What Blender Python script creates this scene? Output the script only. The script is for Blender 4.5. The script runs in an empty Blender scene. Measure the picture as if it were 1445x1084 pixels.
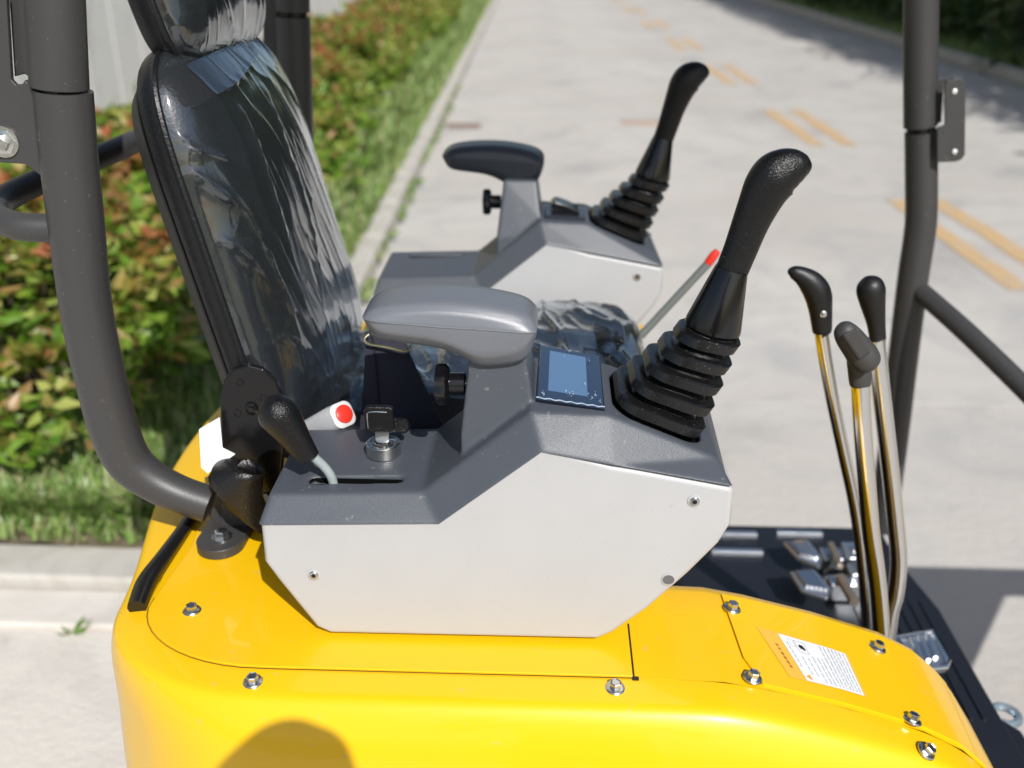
import bpy, bmesh, math, random
import numpy as np
from mathutils import Vector, Matrix, noise as mn
R = math.radians
random.seed(7); rng = np.random.default_rng(7)
scn = bpy.context.scene
COL = scn.collection
# ------------------------------------------------------------------ camera
FPX, CX, CY, CAMH = 1405.0, 722.5, 542.0, 1.70
PITCH = math.atan(640 / FPX)
YAW = math.atan(59 * math.cos(PITCH) / FPX)
cd = bpy.data.cameras.new('camera'); cam = bpy.data.objects.new('camera', cd); COL.objects.link(cam)
cam.location = (0, 0, CAMH); cam.rotation_euler = (R(90) - PITCH, 0, YAW)
cd.sensor_width = 36; cd.lens = 36 * FPX / 1445; cd.clip_start = 0.02; cd.clip_end = 900
cd.dof.use_dof = True; cd.dof.focus_distance = 1.12; cd.dof.aperture_fstop = 3.2
scn.camera = cam
# ------------------------------------------------------------------ sky and sun
SUNV = Vector((-0.36, 0.88, -0.86)).normalized()          # the way the sunlight travels
w = bpy.data.worlds.new('World'); scn.world = w; w.use_nodes = True
nt = w.node_tree; nt.nodes.clear()
sky = nt.nodes.new('ShaderNodeTexSky'); sky.sky_type = 'NISHITA'; sky.sun_disc = False
sky.sun_elevation = math.asin(-SUNV.z); sky.sun_rotation = math.atan2(-SUNV.x, -SUNV.y)
sky.air_density = 1.2; sky.dust_density = 1.5
bg = nt.nodes.new('ShaderNodeBackground'); bg.inputs[1].default_value = 0.09
wo = nt.nodes.new('ShaderNodeOutputWorld')
nt.links.new(sky.outputs[0], bg.inputs[0]); nt.links.new(bg.outputs[0], wo.inputs[0])
sd = bpy.data.lights.new('sun', 'SUN'); sd.energy = 4.3; sd.angle = R(0.5); sd.color = (1, .975, .935)
sun = bpy.data.objects.new('sun', sd); COL.objects.link(sun)
sun.rotation_euler = SUNV.to_track_quat('-Z', 'Y').to_euler(); sun.location = (3, -9, 9)
scn.view_settings.view_transform = 'Standard'; scn.view_settings.look = 'None'
scn.view_settings.exposure = 0.12; scn.view_settings.gamma = 1
scn.view_settings.use_curve_mapping = False
scn.cycles.sample_clamp_indirect = 6; scn.cycles.max_bounces = 9
scn.cycles.transparent_max_bounces = 12; scn.cycles.use_denoising = True

# ------------------------------------------------------------------ helpers
_c, _s, _cy, _sy = math.cos(PITCH), math.sin(PITCH), math.cos(YAW), math.sin(YAW)
def at(px, py, X=None, Y=None, Z=None):
    """photograph direction -> point on a plane of the place (metres)"""
    u, v = px - CX, CY - py
    fh = FPX * _c + v * _s
    d = Vector((u * _cy - fh * _sy, u * _sy + fh * _cy, v * _c - FPX * _s))
    t = Y / d.y if Y is not None else ((Z - CAMH) / d.z if Z is not None else X / d.x)
    return Vector((d.x * t, d.y * t, d.z * t + CAMH))
def scale_at(p):                       # metres per photograph pixel at a point
    q = Vector(p) - Vector((0, 0, CAMH))
    return (-q.x * _sy * _c + q.y * _cy * _c - q.z * _s) / FPX

def L(nt, a, b): nt.links.new(a, b)
MATS = {}
def mat(name, col, rough=.5, metal=0., spec=.5, bump=0., bscale=400., var=0., vscale=6., coat=0.,
        coat_rough=.08, dirt=0., island=None, distort=0, sheen=0., rvar=0.):
    if name in MATS: return MATS[name]
    m = bpy.data.materials.new(name); m.use_nodes = True
    n = m.node_tree; b = n.nodes['Principled BSDF']
    b.inputs['Base Color'].default_value = (*col, 1); b.inputs['Roughness'].default_value = rough
    b.inputs['Metallic'].default_value = metal; b.inputs['Specular IOR Level'].default_value = spec
    b.inputs['Coat Weight'].default_value = coat; b.inputs['Coat Roughness'].default_value = coat_rough
    tc = n.nodes.new('ShaderNodeTexCoord')
    src = None
    if var or dirt:
        nz = n.nodes.new('ShaderNodeTexNoise'); nz.inputs['Scale'].default_value = vscale
        nz.inputs['Detail'].default_value = 8; nz.inputs['Roughness'].default_value = .65
        L(n, tc.outputs['Object'], nz.inputs['Vector'])
        mx = n.nodes.new('ShaderNodeMix'); mx.data_type = 'RGBA'
        mx.inputs['A'].default_value = (*[c * (1 - var) for c in col], 1)
        mx.inputs['B'].default_value = (*[min(1, c * (1 + var)) for c in col], 1)
        L(n, nz.outputs['Fac'], mx.inputs['Factor']); src = mx.outputs['Result']
    if rvar:
        nr = n.nodes.new('ShaderNodeTexNoise'); nr.inputs['Scale'].default_value = 14; nr.inputs['Detail'].default_value = 7
        L(n, tc.outputs['Object'], nr.inputs['Vector'])
        mr = n.nodes.new('ShaderNodeMapRange'); mr.inputs['From Min'].default_value = .3; mr.inputs['From Max'].default_value = .7
        mr.inputs['To Min'].default_value = max(0.02, rough - rvar); mr.inputs['To Max'].default_value = rough + rvar
        L(n, nr.outputs['Fac'], mr.inputs['Value']); L(n, mr.outputs['Result'], b.inputs['Roughness'])
    if dirt:
        n2 = n.nodes.new('ShaderNodeTexNoise'); n2.inputs['Scale'].default_value = vscale * 22
        n2.inputs['Detail'].default_value = 3
        L(n, tc.outputs['Object'], n2.inputs['Vector'])
        cr = n.nodes.new('ShaderNodeMapRange'); cr.inputs['From Min'].default_value = .68; cr.inputs['From Max'].default_value = .74
        L(n, n2.outputs['Fac'], cr.inputs['Value'])
        ml = n.nodes.new('ShaderNodeMath'); ml.operation = 'MULTIPLY'; ml.inputs[1].default_value = dirt
        L(n, cr.outputs['Result'], ml.inputs[0])
        m2 = n.nodes.new('ShaderNodeMix'); m2.data_type = 'RGBA'; m2.inputs['B'].default_value = (.36, .33, .29, 1)
        L(n, src, m2.inputs['A']); L(n, ml.outputs[0], m2.inputs['Factor']); src = m2.outputs['Result']
    if src is not None: L(n, src, b.inputs['Base Color'])
    if bump:
        nb = n.nodes.new('ShaderNodeTexNoise'); nb.inputs['Scale'].default_value = bscale; nb.inputs['Detail'].default_value = 2
        L(n, tc.outputs['Object'], nb.inputs['Vector'])
        bp = n.nodes.new('ShaderNodeBump'); bp.inputs['Strength'].default_value = bump; bp.inputs['Distance'].default_value = .001
        L(n, nb.outputs['Fac'], bp.inputs['Height']); L(n, bp.outputs['Normal'], b.inputs['Normal'])
    MATS[name] = m
    return m

YEL = mat('yellow_paint', (.87, .505, .004), .34, spec=.35, coat=.4, coat_rough=.05, var=.04, vscale=3, bump=.05, bscale=150, dirt=.22)
GREYP = mat('grey_grained_plastic', (.068, .076, .092), .42, bump=.35, bscale=900, var=.10, vscale=5, dirt=.30, spec=.55)
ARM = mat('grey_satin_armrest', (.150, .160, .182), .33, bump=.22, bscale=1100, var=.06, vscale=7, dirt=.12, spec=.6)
ARMFAR = mat('shaded_satin_armrest', (.055, .063, .080), .34, bump=.2, bscale=1100, var=.06, vscale=7)  # armrest grey darkened to paint in the shade on the far one
WHITEP = mat('off_white_plastic', (.452, .453, .460), .42, var=.08, vscale=7, dirt=.30, bump=.08, bscale=250)
BLACKP = mat('black_grained_plastic', (.006, .006, .0065), .28, bump=.9, bscale=620, spec=.38)
BLACKG = mat('black_gloss_plastic', (.005, .005, .006), .15, bump=.03, bscale=120, spec=.6, rvar=.04)
RUBBER = mat('black_rubber', (.007, .007, .0075), .27, bump=.25, bscale=300, var=.4, vscale=20, dirt=.42, spec=.5)
TUBE = mat('dark_grey_powder_coat', (.046, .045, .0455), .42, bump=.25, bscale=500, dirt=.16, var=.06, spec=.5)
BLKSTEEL = mat('black_steel', (.006, .006, .007), .24, bump=.12, bscale=60, spec=.4)
CHROME = mat('chrome', (.76, .76, .76), .14, metal=1, bump=.03, bscale=40, rvar=.03)
ZINC = mat('zinc_plated_steel', (.62, .62, .60), .24, metal=1, bump=.15, bscale=260, var=.12, vscale=60)
BRASSZ = mat('yellow_zinc_wire', (.66, .60, .38), .28, metal=1)
VINYL = mat('black_vinyl', (.008, .0085, .010), .38, bump=.7, bscale=260, spec=.35, var=.2, vscale=9)
WEB = mat('navy_webbing', (.022, .023, .036), .75, bump=.6, bscale=900, spec=.25)
PAPER = mat('white_paper', (.82, .83, .85), .6, bump=.05, bscale=60)
TAN = mat('tan_board', (.42, .27, .11), .7, var=.1, bump=.1, bscale=200)
REDP = mat('red_plastic', (.70, .035, .02), .35)
BUCKW = mat('white_buckle_plastic', (.62, .62, .63), .35, var=.06, vscale=30, bump=.05)
FLOORM = mat('black_floor_mat', (.011, .013, .019), .42, bump=.4, bscale=160, var=.3, vscale=14, dirt=.1)
BLADEM = mat('aluminium_tread', (.52, .55, .60), .30, metal=.9, bump=.3, bscale=90)
SCREENG = mat('display_glass', (.010, .022, .055), .07, coat=1, coat_rough=.03, spec=.9)
LCD = mat('display_lcd', (.10, .20, .36), .10, coat=1, coat_rough=.03, spec=.9, var=.06, vscale=30)
CLOUDY = mat('peeled_film_scraps', (.45, .55, .68), .25)
STKW = mat('sticker_white', (.80, .81, .82), .35, var=.02)
STKO = mat('sticker_orange', (.80, .47, .06), .35)
INK = mat('sticker_ink', (.40, .41, .44), .5)
INKB = mat('sticker_black', (.02, .02, .02), .5)
INKR = mat('sticker_red', (.50, .16, .02), .5)
WEATHER = mat('rubber_seal_and_gap_shade', (.010, .010, .011), .28, spec=.5)
RODG = mat('grey_green_rod', (.30, .34, .34), .35)

def film_mat():
    m = bpy.data.materials.new('clear_plastic_film'); m.use_nodes = True
    n = m.node_tree; n.nodes.clear()
    o = n.nodes.new('ShaderNodeOutputMaterial'); mix = n.nodes.new('ShaderNodeMixShader')
    tr = n.nodes.new('ShaderNodeBsdfTransparent'); tr.inputs[0].default_value = (.88, .90, .93, 1)
    gl = n.nodes.new('ShaderNodeBsdfGlossy'); gl.inputs['Roughness'].default_value = .085
    gl.inputs['Color'].default_value = (.92, .96, 1, 1)
    lw = n.nodes.new('ShaderNodeFresnel'); lw.inputs['IOR'].default_value = 1.62
    mu = n.nodes.new('ShaderNodeMath'); mu.operation = 'MULTIPLY_ADD'; mu.inputs[1].default_value = 1.7; mu.inputs[2].default_value = .02; mu.use_clamp = True
    L(n, lw.outputs[0], mu.inputs[0])
    tc = n.nodes.new('ShaderNodeTexCoord'); mp = n.nodes.new('ShaderNodeMapping')
    mp.inputs['Scale'].default_value = (9, 22, 5); mp.inputs['Rotation'].default_value = (R(28), R(12), 0)
    nz = n.nodes.new('ShaderNodeTexNoise'); nz.inputs['Scale'].default_value = 1.6; nz.inputs['Detail'].default_value = 5
    nz.inputs['Distortion'].default_value = 1.1
    L(n, tc.outputs['Object'], mp.inputs[0]); L(n, mp.outputs[0], nz.inputs['Vector'])
    bp = n.nodes.new('ShaderNodeBump'); bp.inputs['Strength'].default_value = .30; bp.inputs['Distance'].default_value = .004
    L(n, nz.outputs['Fac'], bp.inputs['Height']); L(n, bp.outputs[0], gl.inputs['Normal']); L(n, bp.outputs[0], lw.inputs['Normal'])
    L(n, mu.outputs[0], mix.inputs[0]); L(n, tr.outputs[0], mix.inputs[1]); L(n, gl.outputs[0], mix.inputs[2])
    df = n.nodes.new('ShaderNodeBsdfDiffuse'); df.inputs[0].default_value = (.62, .70, .80, 1)
    m3 = n.nodes.new('ShaderNodeMixShader'); m3.inputs[0].default_value = .022
    L(n, mix.outputs[0], m3.inputs[1]); L(n, df.outputs[0], m3.inputs[2]); L(n, m3.outputs[0], o.inputs[0])
    return m
FILM = film_mat()

WO = {}                                 # world origin of each object built
def tag(o, label=None, cat=None, group=None, kind=None):
    if label: o['label'] = label
    if cat: o['category'] = cat
    if group: o['group'] = group
    if kind: o['kind'] = kind
    return o
def empty(name, loc, label, cat, group=None):
    o = bpy.data.objects.new(name, None); COL.objects.link(o); o.location = loc
    o.empty_display_size = .1; WO[o.name] = Vector(loc)
    return tag(o, label, cat, group)
class G:
    def __init__(s): s.v = []; s.f = []
    def add(s, v, f, M=None):
        k = len(s.v)
        s.v += [tuple(M @ Vector(p)) if M is not None else tuple(p) for p in v]
        s.f += [tuple(i + k for i in q) for q in f]
        return s
    def box(s, a, b, M=None):
        x0, y0, z0 = a; x1, y1, z1 = b
        return s.add([(x0, y0, z0), (x1, y0, z0), (x1, y1, z0), (x0, y1, z0), (x0, y0, z1), (x1, y0, z1), (x1, y1, z1), (x0, y1, z1)],
              [(0, 3, 2, 1), (4, 5, 6, 7), (0, 1, 5, 4), (1, 2, 6, 5), (2, 3, 7, 6), (3, 0, 4, 7)], M)
    def loft(s, rings, M=None, caps=True, closed=True):
        n = len(rings[0]); v = [p for r in rings for p in r]; f = []
        for i in range(len(rings) - 1):
            for j in range(n if closed else n - 1):
                a = i * n + j; b = i * n + (j + 1) % n
                f.append((a, b, b + n, a + n))
        if caps:
            f.append(tuple(range(n - 1, -1, -1))); f.append(tuple(range((len(rings) - 1) * n, len(rings) * n)))
        return s.add(v, f, M)
    def prism(s, poly, y0, y1, M=None):          # poly of (x, z), extruded along y
        return s.loft([[(x, y0, z) for x, z in poly], [(x, y1, z) for x, z in poly]], M)
    def plate(s, poly, z0, z1, M=None):          # poly of (x, y), extruded along z
        return s.loft([[(x, y, z0) for x, y in poly], [(x, y, z1) for x, y in poly]], M)
    def lathe(s, prof, n=24, M=None, lobes=0, depth=0.):
        rings = []
        for r, h in prof:
            rings.append([((r * (1 + depth * math.cos(lobes * 2 * math.pi * i / n))) * math.cos(2 * math.pi * i / n),
                           (r * (1 + depth * math.cos(lobes * 2 * math.pi * i / n))) * math.sin(2 * math.pi * i / n), h) for i in range(n)])
        return s.loft(rings, M)
    def tube(s, pts, r, n=16, sub=6, flat=1.0, M=None, round_end=False):
        P = [Vector(p) for p in pts]; rr = list(r) if hasattr(r, '__len__') else [r] * len(P)
        if sub > 1 and len(P) > 2:
            Q, q = [], []
            for i in range(len(P) - 1):
                p0 = P[max(i - 1, 0)]; p1 = P[i]; p2 = P[i + 1]; p3 = P[min(i + 2, len(P) - 1)]
                r0 = rr[max(i - 1, 0)]; r1 = rr[i]; r2 = rr[i + 1]; r3 = rr[min(i + 2, len(P) - 1)]
                for k in range(sub):
                    t = k / sub
                    cr = lambda a, b, c, d: .5 * (2 * b + (c - a) * t + (2 * a - 5 * b + 4 * c - d) * t * t + (3 * b - a - 3 * c + d) * t ** 3)
                    Q.append(cr(p0, p1, p2, p3)); q.append(max(1e-4, cr(r0, r1, r2, r3)))
            Q.append(P[-1]); q.append(rr[-1]); P, rr = Q, q
        up = Vector((0, 1, 0)); rings = []
        for i, p in enumerate(P):
            t = (P[min(i + 1, len(P) - 1)] - P[max(i - 1, 0)]).normalized()
            if abs(t.dot(up)) > .97: up = Vector((1, 0, 0))
            a = (up - t * up.dot(t)).normalized(); b = t.cross(a)
            rings.append([tuple(p + a * math.cos(2 * math.pi * k / n) * rr[i] * flat + b * math.sin(2 * math.pi * k / n) * rr[i]) for k in range(n)])
            up = a
        return s.loft(rings, M)
    def build(s, name, m, parent=None, smooth=40, bevel=0, seg=3, subsurf=0, label=None, keep=None, crease=None):
        v = np.array(s.v, dtype=float)
        c = Vector(keep) if keep is not None else Vector((v.min(0) + v.max(0)) / 2)
        me = bpy.data.meshes.new(name)
        me.from_pydata([tuple(Vector(p) - c) for p in s.v], [], s.f); me.update()
        bm = bmesh.new(); bm.from_mesh(me); bmesh.ops.recalc_face_normals(bm, faces=bm.faces); bm.to_mesh(me); bm.free()
        if smooth:
            me.polygons.foreach_set('use_smooth', [True] * len(me.polygons))
            if smooth < 180: me.set_sharp_from_angle(angle=R(smooth))
        me.materials.append(m)
        o = bpy.data.objects.new(name, me); COL.objects.link(o)
        place(o, c, parent)
        if subsurf:
            q = o.modifiers.new('s', 'SUBSURF'); q.levels = subsurf; q.render_levels = subsurf
        if bevel:
            q = o.modifiers.new('b', 'BEVEL'); q.width = bevel; q.segments = seg; q.limit_method = 'ANGLE'; q.angle_limit = R(32); q.harden_normals = bool(smooth)
        if label: o['label'] = label
        return o
def place(o, c, parent):
    WO[o.name] = Vector(c)
    if parent is not None:
        o.parent = parent; o.location = Vector(c) - WO[parent.name]
    else: o.location = c
def bake(o):                             # apply modifiers into the mesh
    dg = bpy.context.evaluated_depsgraph_get(); dg.update()
    me = bpy.data.meshes.new_from_object(o.evaluated_get(dg)); old = o.data
    o.modifiers.clear(); me.name = old.name; o.data = me
    return o
def rrect(cx, cy, hx, hy, r, n=5):
    out = []
    for sx, sy, a0 in ((1, 1, 0), (-1, 1, 90), (-1, -1, 180), (1, -1, 270)):
        for k in range(n + 1):
            a = R(a0 + 90 * k / n); out.append((cx + sx * (hx - r) + r * math.cos(a), cy + sy * (hy - r) + r * math.sin(a)))
    return out
def frame(o, z, x=(1, 0, 0)):            # matrix with local z along z and local x near x
    z = Vector(z).normalized(); x = Vector(x); x = (x - z * x.dot(z)).normalized(); y = z.cross(x)
    M = Matrix.Identity(4)
    for i in range(3): M[i][0] = x[i]; M[i][1] = y[i]; M[i][2] = z[i]; M[i][3] = o[i]
    return M
def linked(name, me, c, parent, rot=None, label=None):
    o = bpy.data.objects.new(name, me); COL.objects.link(o); place(o, Vector(c), parent)
    if rot is not None: o.rotation_euler = rot
    if label: o['label'] = label
    return o

#==================================================================== SETTING
RA = -0.022                               # the road's heading against the machine's
def rd(lat, y, z=0.): return (lat + RA * y, y, z)
def ground_mat(name, c1, c2, c3, sc=1.0, rough=.85, crack=False, bump=.4):
    m = bpy.data.materials.new(name); m.use_nodes = True; n = m.node_tree; b = n.nodes['Principled BSDF']
    b.inputs['Roughness'].default_value = rough
    tc = n.nodes.new('ShaderNodeTexCoord')
    def nz(s, d=8, dist=0., rough=.6):
        q = n.nodes.new('ShaderNodeTexNoise'); q.inputs['Scale'].default_value = s * sc; q.inputs['Detail'].default_value = d
        q.inputs['Distortion'].default_value = dist; q.inputs['Roughness'].default_value = rough
        L(n, tc.outputs['Object'], q.inputs['Vector']); return q.outputs['Fac']
    def mix(a, bb, fac, lo, hi, amt=1.):
        r_ = n.nodes.new('ShaderNodeMapRange'); r_.inputs['From Min'].default_value = lo; r_.inputs['From Max'].default_value = hi
        r_.inputs['To Max'].default_value = amt
        L(n, fac, r_.inputs['Value'])
        q = n.nodes.new('ShaderNodeMix'); q.data_type = 'RGBA'; L(n, r_.outputs['Result'], q.inputs['Factor'])
        for k, s_ in (('A', a), ('B', bb)):
            if isinstance(s_, tuple): q.inputs[k].default_value = (*s_, 1)
            else: L(n, s_, q.inputs[k])
        return q.outputs['Result']
    x = mix(c1, c2, nz(.9, 10, .6), .35, .65); x = mix(x, tuple(c * .80 for c in c3), nz(1.7, 9, 1.8), .55, .8, .75)
    x = mix(x, c3, nz(3.2, 12, 1.2), .46, .70, .9); x = mix(x, tuple(c * .70 for c in c3), nz(.55, 6, 2.5), .56, .68, .6)
    x = mix(x, tuple(c * .55 for c in c1), nz(11, 6, .4), .66, .78, .45)
    x = mix(x, tuple(min(1, c * 1.25) for c in c1), nz(45, 4), .6, .75, .4)
    L(n, x, b.inputs['Base Color'])
    bp = n.nodes.new('ShaderNodeBump'); bp.inputs['Strength'].default_value = bump; bp.inputs['Distance'].default_value = .01
    L(n, nz(60, 8), bp.inputs['Height']); L(n, bp.outputs[0], b.inputs['Normal'])
    return m
CONC = ground_mat('road_concrete', (.475, .44, .40), (.545, .52, .485), (.41, .40, .39), .5)
APRON = ground_mat('apron_concrete', (.63, .585, .53), (.68, .64, .59), (.56, .52, .475), .8)
KERBM = ground_mat('kerb_concrete', (.50, .475, .43), (.56, .53, .49), (.42, .39, .34), 2.)
SOIL = ground_mat('soil', (.20, .15, .095), (.27, .22, .15), (.12, .10, .06), 3., 1., bump=1.)
EARTH = ground_mat('far_ground', (.16, .17, .07), (.22, .20, .11), (.10, .12, .04), .3, 1.)
YLINE = ground_mat('road_yellow_marking', (.62, .38, .15), (.58, .41, .23), (.50, .45, .38), 5.)
WALLM = ground_mat('pale_render', (.80, .79, .76), (.82, .81, .78), (.77, .76, .74), 1., .8, bump=.15)

def sheet(name, pts, z, m, th=.0, parent=None):
    g = G()
    if th: g.plate([(p[0], p[1]) for p in pts], z - th, z)
    else: g.add([(p[0], p[1], z) for p in pts], [tuple(range(len(pts)))])
    return g
BEDY = 2.42                               # near end of the planting bed
gr = sheet('ground', [(-250, -120), (250, -120), (250, 420), (-250, 420)], -.03, EARTH).build('ground', EARTH, smooth=0); tag(gr, kind='structure')
# concrete slabs of the road, each one a slab with an open joint
road = empty('road', rd(2.6, 0), None, None); tag(road, kind='structure')
for i, y0 in enumerate([-6, -1.2, 3.6, 8.4, 13.2, 18, 22.8, 27.6, 32.4, 37.2, 42, 46.8, 51.6, 56.4]):
    for a, b in ((-.83, 2.4998), (2.5002, 5.90)):
        g = G(); y1 = y0 + 4.7985
        if a < 0 and y0 < BEDY: a = -.83
        g.plate([rd(a, y0)[:2], rd(b, y0)[:2], rd(b, y1)[:2], rd(a, y1)[:2]], -.12, 0.)
        g.build('concrete_slab', CONC, road, smooth=0, bevel=.0015, seg=1)
g = G(); g.plate([rd(-.83, 61)[:2], rd(5.9, 61)[:2], rd(5.9, 160)[:2], rd(-.83, 160)[:2]], -.12, 0.); g.build('far_road_surface', CONC, road, smooth=0)
g = G(); g.plate([(-14, -6), (rd(-.836, -6)[0], -6), (rd(-.836, 2.1)[0], 2.1), (-14, 2.1)], -.12, -.003)
ap = g.build('concrete_apron', APRON, smooth=0, bevel=.004, seg=1); tag(ap, kind='structure')
# worn yellow double dashes
LATL, LATR = (2.63, -.035), (2.91, -.035)
mk = empty('road_marking', rd(2.3, 9), None, None); tag(mk, kind='structure')
for k in range(-1, 11):
    for lat, hd_ in (LATL, LATR):
        yA = 5.00 + 3.80 * k; yB = yA + 1.90
        n = 14; hw = .066; mrd = lambda l, y: (l + hd_ * y, y)
        Lp = [mrd(lat - hw + random.uniform(-.012, .008), yA + (yB - yA) * i / n) for i in range(n + 1)]
        Rp = [mrd(lat + hw + random.uniform(-.008, .012), yA + (yB - yA) * i / n) for i in range(n, -1, -1)]
        sheet('yellow_dash', Lp + Rp, .004, YLINE).build('yellow_dash', YLINE, mk, smooth=0)
# kerb stones along the bed, its near end and the far side of the road
def kerb(name, segs, hgt, wid, m):
    e = empty(name, segs[0][0] + (0,), None, None); tag(e, kind='structure')
    for a, b in segs:
        A, B = Vector((*a, 0)), Vector((*b, 0)); d = (B - A); n = max(1, round(d.length / .8)); t = d.normalized(); nn = Vector((-t.y, t.x, 0))
        for i in range(n):
            p = A + d * (i / n) + t * .004; q = A + d * ((i + 1) / n) - t * .004; j = random.uniform(-.004, .004)
            g = G(); g.plate([(p + nn * j)[:2], (q + nn * j)[:2], (q + nn * (wid + j))[:2], (p + nn * (wid + j))[:2]], -.1, hgt + random.uniform(-.004, .004))
            g.build('kerb_stone', m, e, smooth=0, bevel=.012, seg=2)
    return e
kerb('bed_kerb', [(rd(-.84, BEDY - .02)[:2], rd(-.84, 46)[:2])], .10, .13, KERBM)
kerb('bed_end_kerb', [((-.905, 2.26), (-8.9, 2.38))], .055, -.16, KERBM)
kerb('far_kerb', [(rd(6.05, 1)[:2], rd(6.05, 60)[:2])], .12, -.14, KERBM)
g = G(); g.plate([(-.9, 2.105), (-9, 2.105), (-9, 2.215), (-.9, 2.255)], -.1, .015); o = g.build('gutter_strip', APRON, smooth=0, bevel=.004, seg=1); tag(o, kind='structure')
# soil of the bed and verge beyond the road
def soil(name, x0, x1, y0, y1, nx, ny, amp, z0):
    v, f = [], []
    for j in range(ny + 1):
        y = y0 + (y1 - y0) * (j / ny) ** 1.6
        for i in range(nx + 1):
            lx = x0 + (x1 - x0) * i / nx; e = min(i, nx - i, 3) / 3
            v.append(rd(lx, y, z0 + amp * e * (mn.noise(Vector((lx * 2.3, y * 2.3, 1))) + .5 * mn.noise(Vector((lx * 9, y * 9, 4))))))
    for j in range(ny):
        for i in range(nx): a = j * (nx + 1) + i; f.append((a, a + 1, a + nx + 2, a + nx + 1))
    g = G(); g.add(v, f); o = g.build(name, SOIL); tag(o, kind='structure'); return o
soil('planting_bed', -3.2, -.965, 2.41, 60, 50, 90, .035, .075)
soil('far_verge', 6.18, 16, 0, 60, 20, 40, .05, .08)

# rust covers set in the road
for (x, y, hx, lab) in ((655, 178, .16, 'dark rusty grating strip set in the road near the grass kerb'), (905, 173, .20, 'pale rusty cover strip set in the road left of the yellow dashes')):
    p = at(x, y, Z=.004); e = empty('drain_cover', p, lab, 'drain cover')
    RUST = mat('rusty_iron', (.16, .085, .055), .7, var=.3, vscale=20) if hx < .18 else mat('pale_rusty_iron', (.40, .26, .18), .7, var=.25, vscale=20)
    g = G(); g.box((p.x - hx, p.y - .09, -.01), (p.x + hx, p.y - .075, .010)).box((p.x - hx, p.y + .075, -.01), (p.x + hx, p.y + .09, .010))
    g.build('rim', RUST, e, smooth=0)
    for i in range(9):
        q = p.x - hx + .02 + (2 * hx - .04) * i / 8
        G().box((q - .011, p.y - .0745, -.01), (q + .011, p.y + .0745, .007)).build('bar', RUST, e, smooth=0)

# ---------------- foliage
def leaf_mat(name, cols, red=None, zlo=.6, zhi=1., trans=.25):
    m = bpy.data.materials.new(name); m.use_nodes = True; n = m.node_tree; b = n.nodes['Principled BSDF']
    b.inputs['Roughness'].default_value = .38
    geo = n.nodes.new('ShaderNodeNewGeometry'); cr = n.nodes.new('ShaderNodeValToRGB')
    el = cr.color_ramp.elements
    while len(el) < len(cols): el.new(.5)
    for i, c in enumerate(cols): el[i].position = i / (len(cols) - 1); el[i].color = (*c, 1)
    L(n, geo.outputs['Random Per Island'], cr.inputs[0]); src = cr.outputs[0]
    if red:
        tc = n.nodes.new('ShaderNodeTexCoord'); sp = n.nodes.new('ShaderNodeSeparateXYZ'); L(n, tc.outputs['Object'], sp.inputs[0])
        mr = n.nodes.new('ShaderNodeMapRange'); mr.inputs['From Min'].default_value = zlo; mr.inputs['From Max'].default_value = zhi
        L(n, sp.outputs['Z'], mr.inputs['Value'])
        nz = n.nodes.new('ShaderNodeTexNoise'); nz.inputs['Scale'].default_value = 7; L(n, tc.outputs['Object'], nz.inputs['Vector'])
        m1 = n.nodes.new('ShaderNodeMapRange'); m1.inputs['From Min'].default_value = .48; m1.inputs['From Max'].default_value = .62
        L(n, nz.outputs['Fac'], m1.inputs['Value'])
        mm = n.nodes.new('ShaderNodeMath'); mm.operation = 'MULTIPLY'; L(n, mr.outputs[0], mm.inputs[0]); L(n, m1.outputs[0], mm.inputs[1])
        q = n.nodes.new('ShaderNodeMix'); q.data_type = 'RGBA'; L(n, mm.outputs[0], q.inputs['Factor']); L(n, src, q.inputs['A']); q.inputs['B'].default_value = (*red, 1)
        src = q.outputs['Result']
    L(n, src, b.inputs['Base Color'])
    tl = n.nodes.new('ShaderNodeBsdfTranslucent'); L(n, src, tl.inputs[0])
    mx = n.nodes.new('ShaderNodeMixShader'); mx.inputs[0].default_value = trans
    out = n.nodes['Material Output']; L(n, b.outputs[0], mx.inputs[1]); L(n, tl.outputs[0], mx.inputs[2]); L(n, mx.outputs[0], out.inputs[0])
    return m
PHOT = leaf_mat('photinia_leaves', [(.08, .19, .02), (.17, .32, .03), (.32, .46, .06), (.20, .35, .04), (.50, .56, .15), (.44, .25, .11), (.11, .25, .03), (.20, .36, .04), (.14, .28, .03)], red=(.45, .13, .07), zlo=.42, zhi=.95, trans=.38)
GRASSM = leaf_mat('grass_blades', [(.15, .27, .05), (.23, .38, .09), (.34, .46, .15), (.46, .44, .24), (.18, .34, .08)], trans=.4)
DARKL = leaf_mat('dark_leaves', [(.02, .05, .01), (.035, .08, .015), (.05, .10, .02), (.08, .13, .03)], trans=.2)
BARK = mat('bark', (.10, .075, .05), .9, var=.3, vscale=12, bump=.8, bscale=40)
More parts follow.
